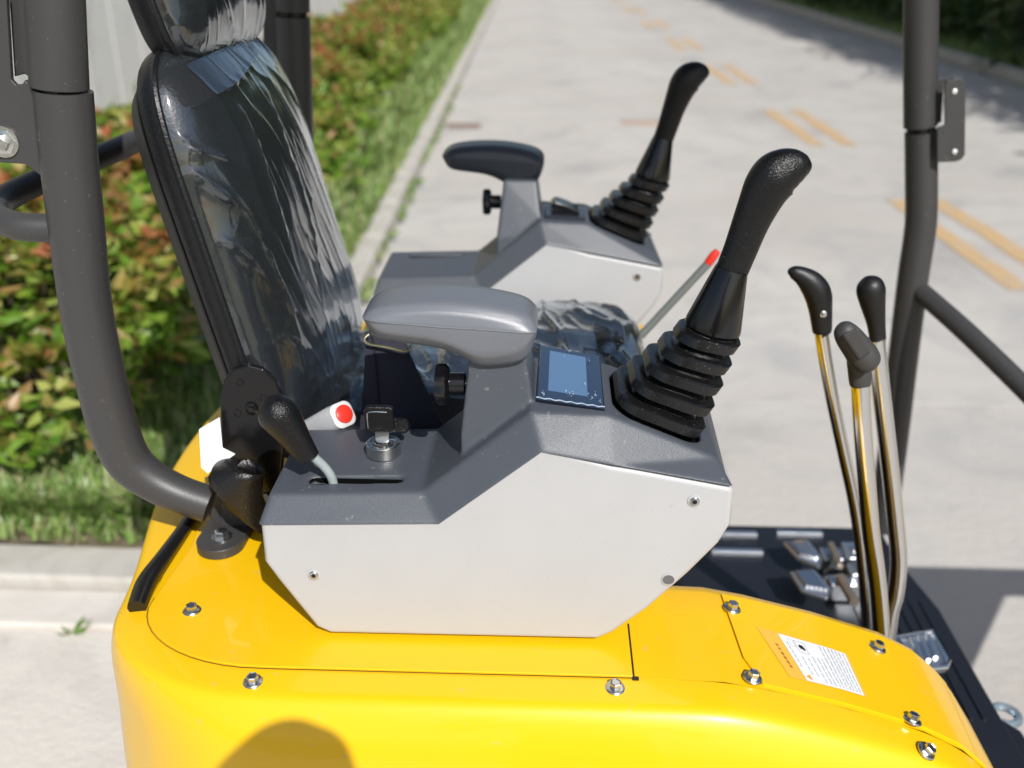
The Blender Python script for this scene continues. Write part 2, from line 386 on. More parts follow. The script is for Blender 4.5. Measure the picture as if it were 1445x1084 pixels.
def leaves(pos, dirs, ln, wd):
    """folded four point leaves; pos (n,3), dirs (n,3)"""
    n = len(pos); d = dirs / np.linalg.norm(dirs, axis=1, keepdims=True)
    rnd = rng.normal(size=(n, 3)); s = np.cross(d, rnd); s /= np.linalg.norm(s, axis=1, keepdims=True)
    u = np.cross(s, d)
    ln = ln * rng.uniform(.6, 1.4, (n, 1)); wd = wd * rng.uniform(.75, 1.2, (n, 1))
    a = pos; l = pos + d * ln * .45 + s * wd + u * wd * .45; r = pos + d * ln * .45 - s * wd + u * wd * .45; m_ = pos + d * ln * .5; t = pos + d * ln - u * ln * .12
    v = np.stack([a, l, m_, r, t], 1).reshape(-1, 3)
    k = np.arange(n)[:, None] * 5
    f = np.concatenate([k + np.array([[0, 2, 1]]), k + np.array([[0, 3, 2]]), k + np.array([[1, 2, 4]]), k + np.array([[2, 3, 4]])], 0)
    return v, f
def fast_mesh(name, v, f, m, smooth=True):
    me = bpy.data.meshes.new(name); nv, nf, k = len(v), len(f), f.shape[1]
    me.vertices.add(nv); me.vertices.foreach_set('co', np.asarray(v, dtype=np.float32).ravel())
    me.loops.add(nf * k); me.loops.foreach_set('vertex_index', np.asarray(f, dtype=np.int32).ravel())
    me.polygons.add(nf); me.polygons.foreach_set('loop_start', np.arange(0, nf * k, k, dtype=np.int32))
    me.update(calc_edges=True); me.validate(); me.materials.append(m); return me
def shrub_mesh(nclump, rx, ry, h, ln, wd, seed):
    r_ = np.random.default_rng(seed); P = []; D = []
    for i in range(nclump):
        th = r_.uniform(0, 2 * math.pi); ph = math.acos(r_.uniform(-.35, 1)); q = r_.uniform(.45, 1.0) ** .5
        n_ = np.array([math.sin(ph) * math.cos(th), math.sin(ph) * math.sin(th), math.cos(ph)])
        lump = 1 + .42 * mn.noise(Vector(n_ * 2.6) + Vector((seed * 3.1, 0, 0)))
        c = n_ * q * lump * np.array([rx, ry, h * .55]); c[2] += h * .45
        if c[2] < .04: c[2] = r_.uniform(.04, .25)
        up = n_ * .6 + np.array([0, 0, .8]) + r_.normal(size=3) * .25
        k = r_.integers(6, 11)
        for j in range(k):
            d = up / np.linalg.norm(up) * .55 + r_.normal(size=3) * .62
            P.append(c + r_.normal(size=3) * .012); D.append(d)
    return leaves(np.array(P), np.array(D), ln, wd)
def stems_mesh(h, n, spread, seed, r0=.012):
    g = G(); r_ = random.Random(seed)
    for i in range(n):
        a = r_.uniform(0, 6.28); q = spread * r_.uniform(.3, 1)
        g.tube([(0.03 * math.cos(a), .03 * math.sin(a), 0), (q * .5 * math.cos(a), q * .5 * math.sin(a), h * .45), (q * math.cos(a), q * math.sin(a), h * .85)], [r0, r0 * .7, r0 * .3], n=6, sub=3)
    return g
SH = []
for k, (nc, sd_) in enumerate(((620, 3), (620, 5), (560, 11))):
    v, f = shrub_mesh(nc, .62, .60, .92, .078, .021, sd_)
    SH.append((fast_mesh('foliage', v, f, PHOT), stems_mesh(.8, 9, .45, sd_)))
shrub_spots = []; HS = .78
for i in range(17):
    shrub_spots.append((-1.98 + (.13 if i < 4 else 0) - random.uniform(-.06, .10), 3.22 + i * 1.0, random.uniform(.92, 1.06) * (1.14 if i < 2 else 1)))
for i in range(3):
    shrub_spots.append((-3.0, 3.5 + i * 1.1, random.uniform(.8, 1.0)))
slabels = ['low shrub with red tipped leaves directly behind the left canopy post', 'red tipped shrub seen between the left post and the seat back']
for i, (lx, y, sc) in enumerate(shrub_spots):
    p = rd(lx, y, .07); me, st = SH[i % 3][:2]
    e = empty('photinia_shrub', p, 'bushy green shrub with reddish new leaves in the row along the pale wall', 'shrub', 'shrubs in the bed along the wall')
    o = linked('foliage', me, p, e, rot=(0, 0, random.uniform(0, 6.28))); o.scale = (sc * 1.05, sc * 1.05, sc * HS * random.uniform(.90, 1.08))
    if i < 3: st.build('stems', BARK, e, keep=(0, 0, 0)); ob = e.children[-1]; ob.location = (0, 0, 0); SH[i] = (SH[i][0], SH[i][1], ob.data) if len(SH[i]) == 2 else SH[i]
    else: linked('stems', SH[i % 3][2] if len(SH[i % 3]) > 2 else st, p, e)
    ordn = ['', '', 'third', 'fourth', 'fifth', 'sixth', 'seventh', 'eighth', 'ninth']
    if 2 <= i <= 8: e['label'] = 'red tipped green shrub, %s along the wall row counting from the near end' % ordn[i]; del e['group']
    if i == 0: e['label'] = slabels[0]; del e['group']
    if i == 1: e['label'] = slabels[1]; del e['group']
# grass and weeds (nobody could count them)
def grass(name, regions, kind='stuff'):
    V = []; F = []; k = 0
    for (x0, x1, y0, y1, n, h, hv, pw, cl) in regions:
        made = 0; tries = 0
        while made < n and tries < n * 6:
            tries += 1
            lx = random.uniform(x0, x1); y = y0 + (y1 - y0) * random.random() ** pw
            if cl and mn.noise(Vector((lx * 2.1, y * 2.1, 9))) + .5 * mn.noise(Vector((lx * 7, y * 7, 2))) < cl: continue
            made += 1
            p = np.array(rd(lx, y, .075)); a = random.uniform(0, 6.28); hh = h * random.uniform(.5, 1.2) + 0
            wv = hh * .07 + .0025 * (1 + y * .12); ln = random.uniform(.15, .9) * hh
            s = np.array([math.cos(a + 1.57), math.sin(a + 1.57), 0]) * wv; d = np.array([math.cos(a), math.sin(a), 0])
            m_ = p + d * ln * .35 + np.array([0, 0, hh * .6]); t = p + d * ln + np.array([0, 0, hh])
            V += [p - s, p + s, m_ + s * .8, m_ - s * .8, t]; F += [(k, k + 1, k + 2), (k, k + 2, k + 3), (k + 3, k + 2, k + 4)]; k += 5
    me = fast_mesh(name, np.array(V), np.array(F), GRASSM); o = bpy.data.objects.new(name, me); COL.objects.link(o); tag(o, kind=kind); return o
gg = grass('grass', [(-1.62, -.95, 2.5, 30, 30000, .11, 0, 1.9, 0), (-1.5, -1.15, 3.6, 30, 9000, .20, 0, 1.9, 0), (-3.2, -.96, 2.43, 3.6, 9000, .05, 0, 1, .10), (-3.2, -.96, 2.40, 2.50, 900, .05, 0, 1, 0), (-2.3, -.96, 2.45, 3.2, 2500, .08, 0, 1, .1)])
tag(gg, 'green grass and low weeds growing between shrubs and kerb', 'grass')
# broad leaved weeds among the grass
P = []; D = []
for i in range(420):
    lx = random.uniform(-2.6, -1.0); y = random.uniform(2.47, 3.4); c = np.array(rd(lx, y, .085))
    for j in range(7):
        a = random.uniform(0, 6.28); P.append(c); D.append([math.cos(a), math.sin(a), random.uniform(.2, .9)])
for i in range(160):
    y = random.uniform(2.6, 12); c = np.array(rd(random.uniform(-1.02, -.78) if i % 3 else random.uniform(-.86, -.80), y, .03))
    for j in range(8):
        a = random.uniform(0, 6.28); P.append(c); D.append([math.cos(a), math.sin(a), random.uniform(.5, 1.5)])
for (x, y, n) in ((88, 812, 1), (100, 890, 1)):
    for k in range(n):
        c = np.array(at(x + random.uniform(-5, 5), y + random.uniform(-3, 3), Z=.004))
        for j in range(6): a = random.uniform(0, 6.28); P.append(c); D.append([math.cos(a), math.sin(a), random.uniform(.2, .8)])
v, f = leaves(np.array(P), np.array(D), .055, .010)
o = bpy.data.objects.new('weeds', fast_mesh('weeds', v, f, GRASSM)); COL.objects.link(o); tag(o, 'broad leaved weeds in the grass and along the kerb', 'weeds', kind='stuff')
# fallen red leaves
P = np.array([rd(random.uniform(-2.5, -1.0), random.uniform(2.48, 3.2), random.uniform(.1, .13)) for i in range(26)]); D = rng.normal(size=(26, 3)) * np.array([1, 1, .2])
v, f = leaves(P, D, .055, .018); REDL = mat('fallen_red_leaf', (.42, .09, .04), .6, var=.3, vscale=10)
o = bpy.data.objects.new('fallen_leaves', fast_mesh('fallen_leaves', v, f, REDL)); COL.objects.link(o); tag(o, 'small fallen red leaves scattered on the grass', 'leaves', kind='stuff')

# ---------------- pale building behind the bed
bl = empty('factory_building', rd(-4.0, 8), 'pale grey ribbed factory wall with a plinth and dark window behind the shrubs', 'building')
def wallbox(name, l0, l1, y0, y1, z0, z1, m, **kw):
    g = G(); g.plate([rd(l0, y0)[:2], rd(l1, y0)[:2], rd(l1, y1)[:2], rd(l0, y1)[:2]], z0, z1); return g.build(name, m, bl, smooth=0, **kw)
wallbox('plinth', -4.3, -3.62, 2.6, 60, 0, 1.32, WALLM, bevel=.01)
wallbox('plinth_coping', -4.3, -3.57, 2.6, 60, 1.323, 1.40, mat('coping', (.60, .57, .50), .8, var=.05), bevel=.01)
CREAM = mat('cream_render', (.68, .62, .50), .8, var=.04)
for (y0, y1) in ((2.6, 4.2), (5.6, 8.6), (10, 13), (14.4, 60)): wallbox('wall', -4.3, -3.70, y0, y1, 1.403, 6.5, CREAM)
for (y0, y1) in ((4.2, 5.6), (8.6, 10), (13, 14.4)):
    wallbox('lintel', -4.3, -3.70, y0 + .002, y1 - .002, 3.3, 6.5, CREAM)
    wf = wallbox('window', -3.98, -3.93, y0 + .06, y1 - .06, 1.45, 3.25, mat('window_frame_grey', (.25, .26, .28), .5))
    g = G(); g.plate([rd(-3.925, y0 + .1)[:2], rd(-3.92, y0 + .1)[:2], rd(-3.92, y1 - .1)[:2], rd(-3.925, y1 - .1)[:2]], 1.5, 3.2)
    g.build('pane', mat('dark_window_glass', (.02, .03, .035), .06, spec=.8), wf, smooth=0)
for i in range(46):                        # ribs of the render panels
    y = 2.8 + i * .62
    wallbox('pilaster_rib', -3.6195, -3.616, y, y + .05, .02, 1.318, WALLM)
# ---------------- trees and hedge beyond the road
r_ = np.random.default_rng(21)
tri = []
for k in range(3):
    P = []; D = []
    for i in range(520):
        th = r_.uniform(0, 6.28); zz = r_.uniform(.1, 4.3); rad = (1.05 if zz < 3 else .8) * r_.uniform(.55, 1) * (1 + .25 * math.sin(3 * th + zz * 2 + k))
        c = np.array([rad * math.cos(th), rad * math.sin(th), zz])
        for j in range(9): P.append(c + r_.normal(size=3) * .10); D.append(r_.normal(size=3) + np.array([math.cos(th), math.sin(th), .4]))
    v, f = leaves(np.array(P), np.array(D), .13, .038)
    g = G(); g.tube([(0, 0, -.1), (.05, 0, 1.5), (0, .05, 3), (.02, 0, 4.2)], [.09, .07, .045, .015], n=8, sub=3)
    for a in range(6):
        g.tube([(.03, 0, 1 + a * .45), (.4 * math.cos(a * 2.3), .4 * math.sin(a * 2.3), 1.4 + a * .45), (.8 * math.cos(a * 2.3), .8 * math.sin(a * 2.3), 1.7 + a * .45)], [.03, .02, .008], n=6, sub=2)
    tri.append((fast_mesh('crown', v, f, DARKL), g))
tm = []
for i in range(27):
    lx = 7.45 + (.0 if i % 2 else .35); y = 1.5 + i * 1.35; p = rd(lx, y, .06)
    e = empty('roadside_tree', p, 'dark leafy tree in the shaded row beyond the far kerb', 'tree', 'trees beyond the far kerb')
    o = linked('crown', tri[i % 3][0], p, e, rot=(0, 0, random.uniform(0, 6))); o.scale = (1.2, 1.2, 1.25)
    if i < 3: tri[i % 3][1].build('trunk', BARK, e, keep=(0, 0, 0)); t_ = e.children[-1]; t_.location = (0, 0, 0); tm.append(t_.data)
    else: linked('trunk', tm[i % 3], p, e)
V = []; F = []
gv = grass('far_grass', [(6.2, 7.4, 2, 34, 16000, .13, 0, 1, 0)]); tag(gv, 'shaded green grass on the verge beyond the far kerb', 'grass')

#==================================================================== MACHINE
EX = empty('mini_excavator', (0, 1.4, 0), 'yellow mini excavator with grey side consoles and black joysticks parked on the concrete road', 'excavator')
def part_empty(name, loc, parent=EX, label=None):
    o = bpy.data.objects.new(name, None); COL.objects.link(o); o.empty_display_size = .05
    place(o, Vector(loc), parent)
    if label: o['label'] = label
    return o
# ---- bodywork
PROF = [(-9, .950), (.15, .950), (.20, .9485), (.25, .939), (.34, .915), (.427, .886), (.475, .860), (.505, .832), (.53, .803), (.56, .757), (.583, .715), (.62, .62), (.65, .46), (9, .40)]
def hz(x):
    for (a, za), (b, zb) in zip(PROF, PROF[1:]):
        if a <= x <= b: return za + (zb - za) * (x - a) / (b - a)
SIDE = [(0, 0), (.012, -.0005), (.032, -.0025), (.040, -.0045), (.047, -.010), (.058, -.026), (.070, -.052), (.084, -.10), (.096, -.17), (.104, -.30), (.106, -.50)]
path = []
for x in (.655, .64, .62, .60, .583, .56, .53, .505, .475, .427, .38, .34, .29, .25, .20, .15, .08, 0, -.08, -.16, -.24, -.30): path.append((x, .868, 0, -1))
for k in range(1, 13):
    a = R(-90 - 90 * k / 12); path.append((-.316 + .164 * math.cos(a), .985 + .117 * math.sin(a), math.cos(a), math.sin(a)))
for (x, y) in ((-.487, 1.05), (-.510, 1.15), (-.532, 1.26), (-.540, 1.40), (-.532, 1.54), (-.510, 1.65), (-.487, 1.75)): path.append((x, y, -1, 0))
for k in range(0, 13):
    a = R(180 - 90 * k / 12); path.append((-.316 + .164 * math.cos(a), 1.815 + .117 * math.sin(a), math.cos(a), math.sin(a)))
for x in (-.2, 0, .15, .20): path.append((x, 1.932, 0, 1))
rings = []
for (x, y, nx, ny) in path:
    r = []
    for (d, dz) in SIDE:
        if nx < 0: d = d * (1 - .42 * min(1, max(0, (d - .034) / .05)) * min(1, -nx * 1.4))
        X = x + nx * d; k = max(0, min(1, (x - .45) / .2)) ; q = hz(x) + dz * (1 - .0 * k)
        r.append((X, y + ny * d, max(q, .40)))
    rings.append(r)
g = G(); g.loft(rings, caps=False, closed=False)
shell = g.build('bodywork', YEL, EX, smooth=50, subsurf=2)
# top deck under the consoles (rear) and fender top (front right)
g = G()
xs = [.20] + [x for (x, y, nx, ny) in path[:21]][::-1]
xs = sorted(set([x for (x, y, nx, ny) in path[:21]]))
ys = [.868, .92, .98, 1.03, 1.046, 1.053]
V = []; F = []
xf = [x for x in xs if x >= .15]
for x in xf:
    for y in ys: V.append((x, y, hz(x) - (0 if y < 1.04 else (.003 if y < 1.05 else .012))))
    V.append((x, 1.055, max(.40, hz(x) - .03))); V.append((x, 1.055, .40))
n = len(ys) + 2
for i in range(len(xf) - 1):
    for j in range(n - 1): a = i * n + j; F.append((a, a + n, a + n + 1, a + 1))
g.add(V, F); fender = g.build('fender', YEL, EX, smooth=60)
deck = [(x, y) for (x, y, nx, ny) in path if x <= .15] ; deck = deck + [(.15, 1.93), (.15, 1.0)]
g = G(); g.plate(deck, .90, .950); g.build('deck_plate', YEL, EX, smooth=30)
# inner panel under the console, its edge a fine seam
ip = [(.100, .8685), (-.02, .8685), (-.16, .8685), (-.30, .8685)]
for k in range(1, 12):
    a = R(-90 - 90 * k / 12); ip.append((-.316 + .1635 * math.cos(a), .985 + .1165 * math.sin(a)))
ip += [(-.478, .99), (-.470, 1.10), (-.482, 1.18), (-.43, 1.30), (.100, 1.30)]
g = G(); g.plate(ip, .9503, .9535); g.build('seat_base_panel', YEL, EX, smooth=30, bevel=.0012, seg=2)
ip2 = [(.1035, .8700), (.215, .8700), (.222, .88), (.215, .98), (.19, 1.052), (.1035, 1.052)]
gap_path = [(x, y - .0012) if i < 4 else (x + .0012 * (x + .316) / .164, y + .0012 * (y - .985) / .117) for i, (x, y) in enumerate(ip[:16])]
G().tube([(x, y, .9512) for x, y in gap_path], .0005, n=6, sub=1).build('gap_shade_strip', mat('brown_gap_shade', (.10, .05, .01), .8), EX)  # brown line painted for the shade in the panel seam
G().box((.1004, .869, .9492), (.1022, .962, .9516)).box((.0995, .8650, .9485), (.1065, .8695, .9520)).build('gap_shade_strip', WEATHER, EX, smooth=0)  # black strips put in for the dark open gap beside the panel
# access cover that follows the fender's slope
def on_body(px, py, lift=0.):
    z = .95
    for i in range(30): p = at(px, py, Z=z); z = hz(p.x) + lift
    return at(px, py, Z=z)
cov = []; XA, XB = .222, .452
def lerp(a, b, t): return a + (b - a) * t
V = []; F = []; nx_, ny_ = 18, 4
edge = lambda t: (.866 if t < 2 else 0)
for i in range(nx_ + 1):
    t = i / nx_
    xa = lerp(.226, .520, t)
    for j in range(ny_ + 1):
        s = j / ny_; y = lerp(.874, 1.030, s)
        x = xa + (-.003 if s < .5 else -.008) * 0 + lerp(.006, -.004, s) * (1 - t)
        if i == 0 and j == 0: x += .012
        if i == 0 and j == 1: x -= .0
        if i == nx_ and j == 0: x -= .012
        V.append((x, y, hz(x) + .0032))
N = len(V); V += [(x, y, z - .0030) for x, y, z in V]
for i in range(nx_):
    for j in range(ny_): a = i * (ny_ + 1) + j; F.append((a, a + ny_ + 1, a + ny_ + 2, a + 1)); 
per = [j for j in range(ny_ + 1)] + [i * (ny_ + 1) + ny_ for i in range(1, nx_ + 1)] + [nx_ * (ny_ + 1) + j for j in range(ny_ - 1, -1, -1)] + [i * (ny_ + 1) for i in range(nx_ - 1, 0, -1)]
for a, b in zip(per, per[1:] + per[:1]): F.append((a, b, b + N, a + N))
g = G(); g.add(V, F); g.build('access_cover', YEL, EX, smooth=40)
# black rubber seal between rear cowl and panel
sp = [at(193, 858, Z=.955), at(207, 822, Z=.960), at(232, 785, Z=.962), at(262, 742, Z=.962), at(285, 705, Z=.960)]
G().tube(sp, [.0115, .0125, .0105, .009, .008], n=12, sub=5).build('rubber_seal', WEATHER, EX)
# bolts with flange
g = G(); g.lathe([(.0105, 0), (.0105, .0012), (.0096, .0022), (.0066, .003)], n=28)
hexr = [[(.0066 * math.cos(R(60 * i)), .0066 * math.sin(R(60 * i)), h) for i in range(6)] for h in (.0025, .0085)]
hexr.append([(.0056 * math.cos(R(60 * i)), .0056 * math.sin(R(60 * i)), .0093) for i in range(6)])
hexr.append([(.0044 * math.cos(R(60 * i)), .0044 * math.sin(R(60 * i)), .0086) for i in range(6)])
g.loft(hexr)
g.lathe([(.0152 * .72, -.0005), (.0152 * .72, .0006)], n=28)
b0 = g.build('bolt', ZINC, EX, smooth=30, keep=(0, 0, 0)); bme = b0.data
first = True
for (px, py, up) in ((271, 858, .0035), (357, 958, 0), (868, 967, 0), (1033, 855, .0032), (1062, 953, .0032), (1238, 911, .0032), (1287, 1013, .0032), (1307, 1058, -.004)):
    p = on_body(px, py + 4, up); sl = (hz(p.x + .01) - hz(p.x - .01)) / .02
    rot = (random.uniform(-.03, .03), -math.atan(sl), random.uniform(0, 1))
    if py == 1058: rot = (R(24), -math.atan(sl), .4); p = on_body(px, py + 4, -.016)
    if py in (958, 967): rot = (R(5), 0, random.uniform(0, 1)); p = on_body(px, py + 4, -.001)
    if py == 1058:
        z = .88
        for it in range(40):
            p = at(px, py + 3, Z=z); d_ = .868 - p.y
            dz = next((lerp(z0, z1, (d_ - a0) / (a1 - a0)) for (a0, z0), (a1, z1) in zip(SIDE, SIDE[1:]) if a0 <= d_ <= a1), -.05); z = z * .5 + .5 * (hz(p.x) + dz)
        p.z += .001; rot = (R(26), -math.atan(sl), .4)
    if first: b0.location = p - WO[EX.name]; b0.rotation_euler = rot; first = False
    else: linked('bolt', bme, p, EX, rot=rot)
# warning sticker on the cover
ST = part_empty('warning_sticker', on_body(1145, 935, .005), EX, 'white and orange warning sticker on the yellow cover')
sA, sB, sC, sD = on_body(1067, 883, .0045), on_body(1196, 922, .0045), on_body(1224, 984, .0045), on_body(1115, 955, .0045)
def stk(a, b, c, d, u0, u1, v0, v1, lift, n=6):   # quad patch on the fender surface
    V = []; 
    for i in range(n + 1):
        for j in (0, 1):
            u = lerp(u0, u1, i / n); v = (v0, v1)[j]
            p = a.lerp(b, u).lerp(d.lerp(c, u), v); V.append((p.x, p.y, hz(p.x) + .0032 + lift))
    return V, [(2 * i, 2 * i + 2, 2 * i + 3, 2 * i + 1) for i in range(n)]
def spatch(name, rects, m, lift, parent=ST):
    g = G()
    for r in rects: v, f = stk(sA, sB, sC, sD, *r, lift); g.add(v, f)
    return g.build(name, m, parent, smooth=60)
spatch('orange_backing', [(0, 1, 0, 1)], STKO, .0006)
spatch('white_field', [(.225, .965, .03, .985)], STKW, .0010)
spatch('red_lettering', [(.105, .135, .30 + .085 * i, .30 + .085 * i + random.uniform(.035, .065)) for i in range(6)], INKR, .0010)
tl = []
for k, u in enumerate((.50, .56, .61, .665, .71, .76, .80, .84, .88, .925)):
    v = .06 if u > .62 else .38
    while v < .93:
        e = v + random.uniform(.05, .16); tl.append((u, u + .010, v, min(e, .95))); v = e + .022
tl += [(.27, .282, .18 + .09 * i, .25 + .09 * i) for i in range(6)] + [(.36, .37, .45 + .1 * i, .53 + .1 * i) for i in range(4)] + [(.43, .44, .45 + .1 * i, .53 + .1 * i) for i in range(4)]
spatch('small_print', tl, INK, .0014)
spatch('pictogram_frame', [(.37, .375, .10, .36), (.48, .485, .10, .36), (.37, .485, .10, .112), (.37, .485, .35, .362), (.31, .313, .09, .26), (.355, .358, .09, .26), (.31, .358, .09, .097), (.31, .358, .25, .257)], INK, .0014)
def spoly(name, uv, m, lift):
    V = []
    for u, v in uv: p = sA.lerp(sB, u).lerp(sD.lerp(sC, u), v); V.append((p.x, p.y, hz(p.x) + .0032 + lift))
    g = G(); g.add(V, [tuple(range(len(V)))]); return g.build(name, m, ST, smooth=0)
spoly('warning_triangle', [(.245, .83), (.30, .96), (.245, .955)] if 0 else [(.25, .90), (.315, .84), (.315, .965)], mat('triangle_orange', (.75, .36, .02), .4), .0014)
spoly('flame_pictogram', [(.395, .22), (.42, .17), (.45, .18), (.465, .25), (.455, .30), (.43, .27), (.41, .27)], INKB, .0014)

# ---- floor, pedals
fl = part_empty('floor', (.45, 1.45, .50), EX)
g = G(); g.plate([(.10, 1.058), (.765, 1.058), (.765, 1.60), (.735, 1.78), (.735, 1.885), (.10, 1.885)], .47, .508); g.build('floor_plate', FLOORM, fl, smooth=0, bevel=.004)
g = G(); g.plate([(.42, .80), (.80, .80), (.80, 1.30), (.768, 1.34), (.768, 1.056), (.42, 1.056)], .10, .49); g.build('front_frame', FLOORM, fl, smooth=0, bevel=.008)
g = G(); g.box((.10, 1.06, .10), (.76, 1.88, .469)); g.build('frame_side', FLOORM, fl, smooth=0)
g = G()
for i in range(7): g.box((.60 + i * .022, 1.30, .508), (.606 + i * .022, 1.62, .5115))
g.build('mat_rib', FLOORM, fl, smooth=0)
for (a, b, c) in ((1010, 1068, 752), (1096, 1160, 751), (1004, 1076, 777)):
    p = at(a, c, Z=.512); q = at(b, c, Z=.512)
    G().box((p.x, p.y - .006, .5), (q.x, p.y + .008, .514)).build('pale_floor_strip', BLADEM, fl, smooth=0, bevel=.001)  # pale raised bars lying across the floor
def pedal(poly, z, ribs, n, par_label=None, framed=False):
    P = [at(x, y, Z=z) for x, y in poly]; c = sum(P, Vector()) / len(P)
    e = part_empty('pedal', c, EX, par_label)
    g = G(); g.loft([[(p.x, p.y, z - .010) for p in P], [(p.x, p.y, z) for p in P]]); g.build('pedal_plate', BLADEM, e, smooth=0, bevel=.004)
    if framed:
        Q = [c + (p - c) * .93 for p in P]
        g = G(); g.tube([(p.x, p.y, z + .001) for p in Q + Q[:1]], .0055, n=8, sub=1); g.build('pedal_rim', CHROME, e)
    a, b, c_, d = [Vector(at(x, y, Z=z)) for x, y in ribs]
    for i in range(n):
        t = (i + .5) / n; p = a.lerp(b, t); q = d.lerp(c_, t)
        G().tube([(p.x, p.y, z + .002), (q.x, q.y, z + .002)], .0035, n=6, sub=1).build('rib', CHROME, e)
    return e
pedal([(1105, 764), (1141, 761), (1161, 786), (1157, 800), (1124, 786)], .565, [(1110, 767), (1138, 764), (1154, 790), (1128, 783)], 5, 'chromed ribbed foot pedal farther from the yellow fender')
pedal([(1114, 806), (1150, 803), (1174, 829), (1168, 844), (1130, 832)], .575, [(1121, 808), (1147, 806), (1168, 834), (1136, 829)], 5, 'chromed ribbed foot pedal nearer the yellow fender')
pedal([(1262, 901), (1316, 891), (1340, 934), (1336, 944), (1290, 950)], .60, [(1280, 903), (1312, 896), (1325, 928), (1295, 938)], 3, 'large framed silver pedal behind the yellow fender', True)
br = part_empty('pedal_linkage', at(1185, 800, Z=.56), EX)
for (x, y, hx, hy, hh) in ((1182, 772, .030, .022, .035), (1205, 776, .018, .03, .05), (1190, 812, .026, .018, .04), (1212, 806, .02, .02, .055), (1226, 790, .014, .035, .045)):
    p = at(x, y, Z=.56); G().box((p.x - hx, p.y - hy, .51), (p.x + hx, p.y + hy, .51 + hh)).build('bracket', BLADEM, br, smooth=0, bevel=.004)
    G().lathe([(.007, 0), (.007, .006)], n=10, M=Matrix.Translation((p.x, p.y, .51 + hh))).build('bracket_bolt', ZINC, br)
for (a, b, r_0) in (((1172, 768), (1186, 800), .007), ((1186, 815), (1206, 850), .010)):
    G().tube([at(*a, Z=.56), at(*b, Z=.56)], r_0, n=10, sub=1).build('shaft', mat('rusty_pin', (.34, .29, .24), .4, metal=.7, var=.4, vscale=60), br)

# ---- canopy posts
def post(name, pts, Y, rpx, joint, label, r2=None, extra=()):
    e = part_empty(name, at(*pts[-1], Y=Y), EX, label)
    P = [at(x, y, Y=Y) for x, y in pts]
    return e, P
NP = [(89, 128), (91, 150), (98, 230), (106, 300), (117, 400), (128, 470), (141, 530), (160, 602), (180, 648), (210, 675), (250, 696), (296, 712)]
Yp = 1.10
NE = part_empty('canopy_post', at(296, 712, Y=Yp), EX, 'dark grey tube post in the left foreground with a bent foot')
pp = [at(x, y, Y=Yp) for x, y in NP]
G().tube(pp, [.0310] * 4 + [.0300] * 4 + [.0285, .026, .0245, .024], n=36, sub=6).build('lower_tube', TUBE, NE)
up_ = (pp[0] - pp[3]).normalized()
p0 = at(84, 124, Y=Yp)
G().tube([p0, at(74, -60, Y=Yp), (-.50, Yp + .02, 2.13)], .0305, n=36, sub=1).build('upper_tube', TUBE, NE, bevel=.002)
G().tube([pp[0] - Vector((0, 0, .002)), p0 + Vector((0, 0, .002))], .026, n=24, sub=1).build('joint_gap', BLKSTEEL, NE)
def xzplate(name, pts, Y, th, m, par, bevel=.0015):
    P = [at(x, y, Y=Y) for x, y in pts]; g = G(); g.prism([(p.x, p.z) for p in P], Y - th / 2, Y + th / 2); return g.build(name, m, par, smooth=25, bevel=bevel)
xzplate('joint_plate', [(-60, 225), (38, 231), (60, 248), (62, 120), (40, 116), (37, 112), (33, 119), (24, 119), (18, 112), (11, -10), (-60, -10)], Yp - .004, .007, TUBE, NE)
xzplate('joint_plate', [(14, -12), (40, -12), (45, 110), (36, 104), (22, 108)], Yp + .012, .006, TUBE, NE)
pb = at(5, 200, Y=Yp - .008)
G().lathe([(.0145, 0), (.0145, .003), (.010, .004), (.010, .0105), (.008, .012)], n=6, M=frame(pb, (0, -1, 0))).build('joint_bolt', ZINC, NE)
G().lathe([(.0175, -.001), (.0175, .002)], n=24, M=frame(pb, (0, -1, 0))).build('washer', ZINC, NE)
# foot plate on the deck
fp = at(310, 772, Z=.958)
e = part_empty('post_foot', (fp.x, fp.y, .955), EX)
V = []
for k in range(13): a = R(180 + 180 * k / 12); V.append((fp.x + .031 * math.cos(a), fp.y + .006 + .031 * math.sin(a)))
V += [(fp.x + .036, fp.y + .16), (fp.x - .022, fp.y + .16)]
G().plate(V, .9537, .968).build('foot_plate', TUBE, e, smooth=30, bevel=.002)
M_ = Matrix.Translation((fp.x + .002, fp.y + .008, .968))
G().lathe([(.0135, 0), (.0135, .002)], n=24, M=M_).lathe([(.0092, .002), (.0092, .0095), (.0078, .011), (.004, .0112)], n=6, M=M_).build('foot_bolt', ZINC, e, smooth=30)
G().prism([(fp.x - .01, .968), (fp.x + .035, .968), (fp.x + .045, 1.05), (fp.x + .004, 1.03)], fp.y + .035, fp.y + .043).build('foot_gusset', TUBE, e, smooth=20, bevel=.001)
RF = part_empty('canopy_roof', (.02, 1.40, 2.14), EX)
g = G(); g.plate(rrect(.03, 1.40, .66, .49, .10, 6), 2.125, 2.165); g.build('roof_panel', TUBE, RF, smooth=30, bevel=.012)
g = G(); g.tube([(x, y, 2.12) for x, y in rrect(.03, 1.40, .60, .43, .10, 6)] + [(.63, 1.40 + .33, 2.12)], .02, n=12, sub=1); g.build('roof_frame', TUBE, RF)
# rear cross bar
BY = [(-.62, 1.085, at(60, 322, Y=Yp).z)]
zb = at(30, 318, Y=Yp).z
q0 = at(75, 322, Y=Yp); q1 = at(20, 318, Y=Yp); 
cb = [q0, q1, at(-8, 298, Y=1.14), at(30, 268, Y=1.22), at(165, 211, Y=1.42), at(240, 178, Y=1.60), at(330, 142, Y=1.80)]
G().tube(cb, [.0165, .0165, .0165, .0165, .0165, .0165, .0165], n=20, sub=6).build('rear_cross_bar', TUBE, EX)
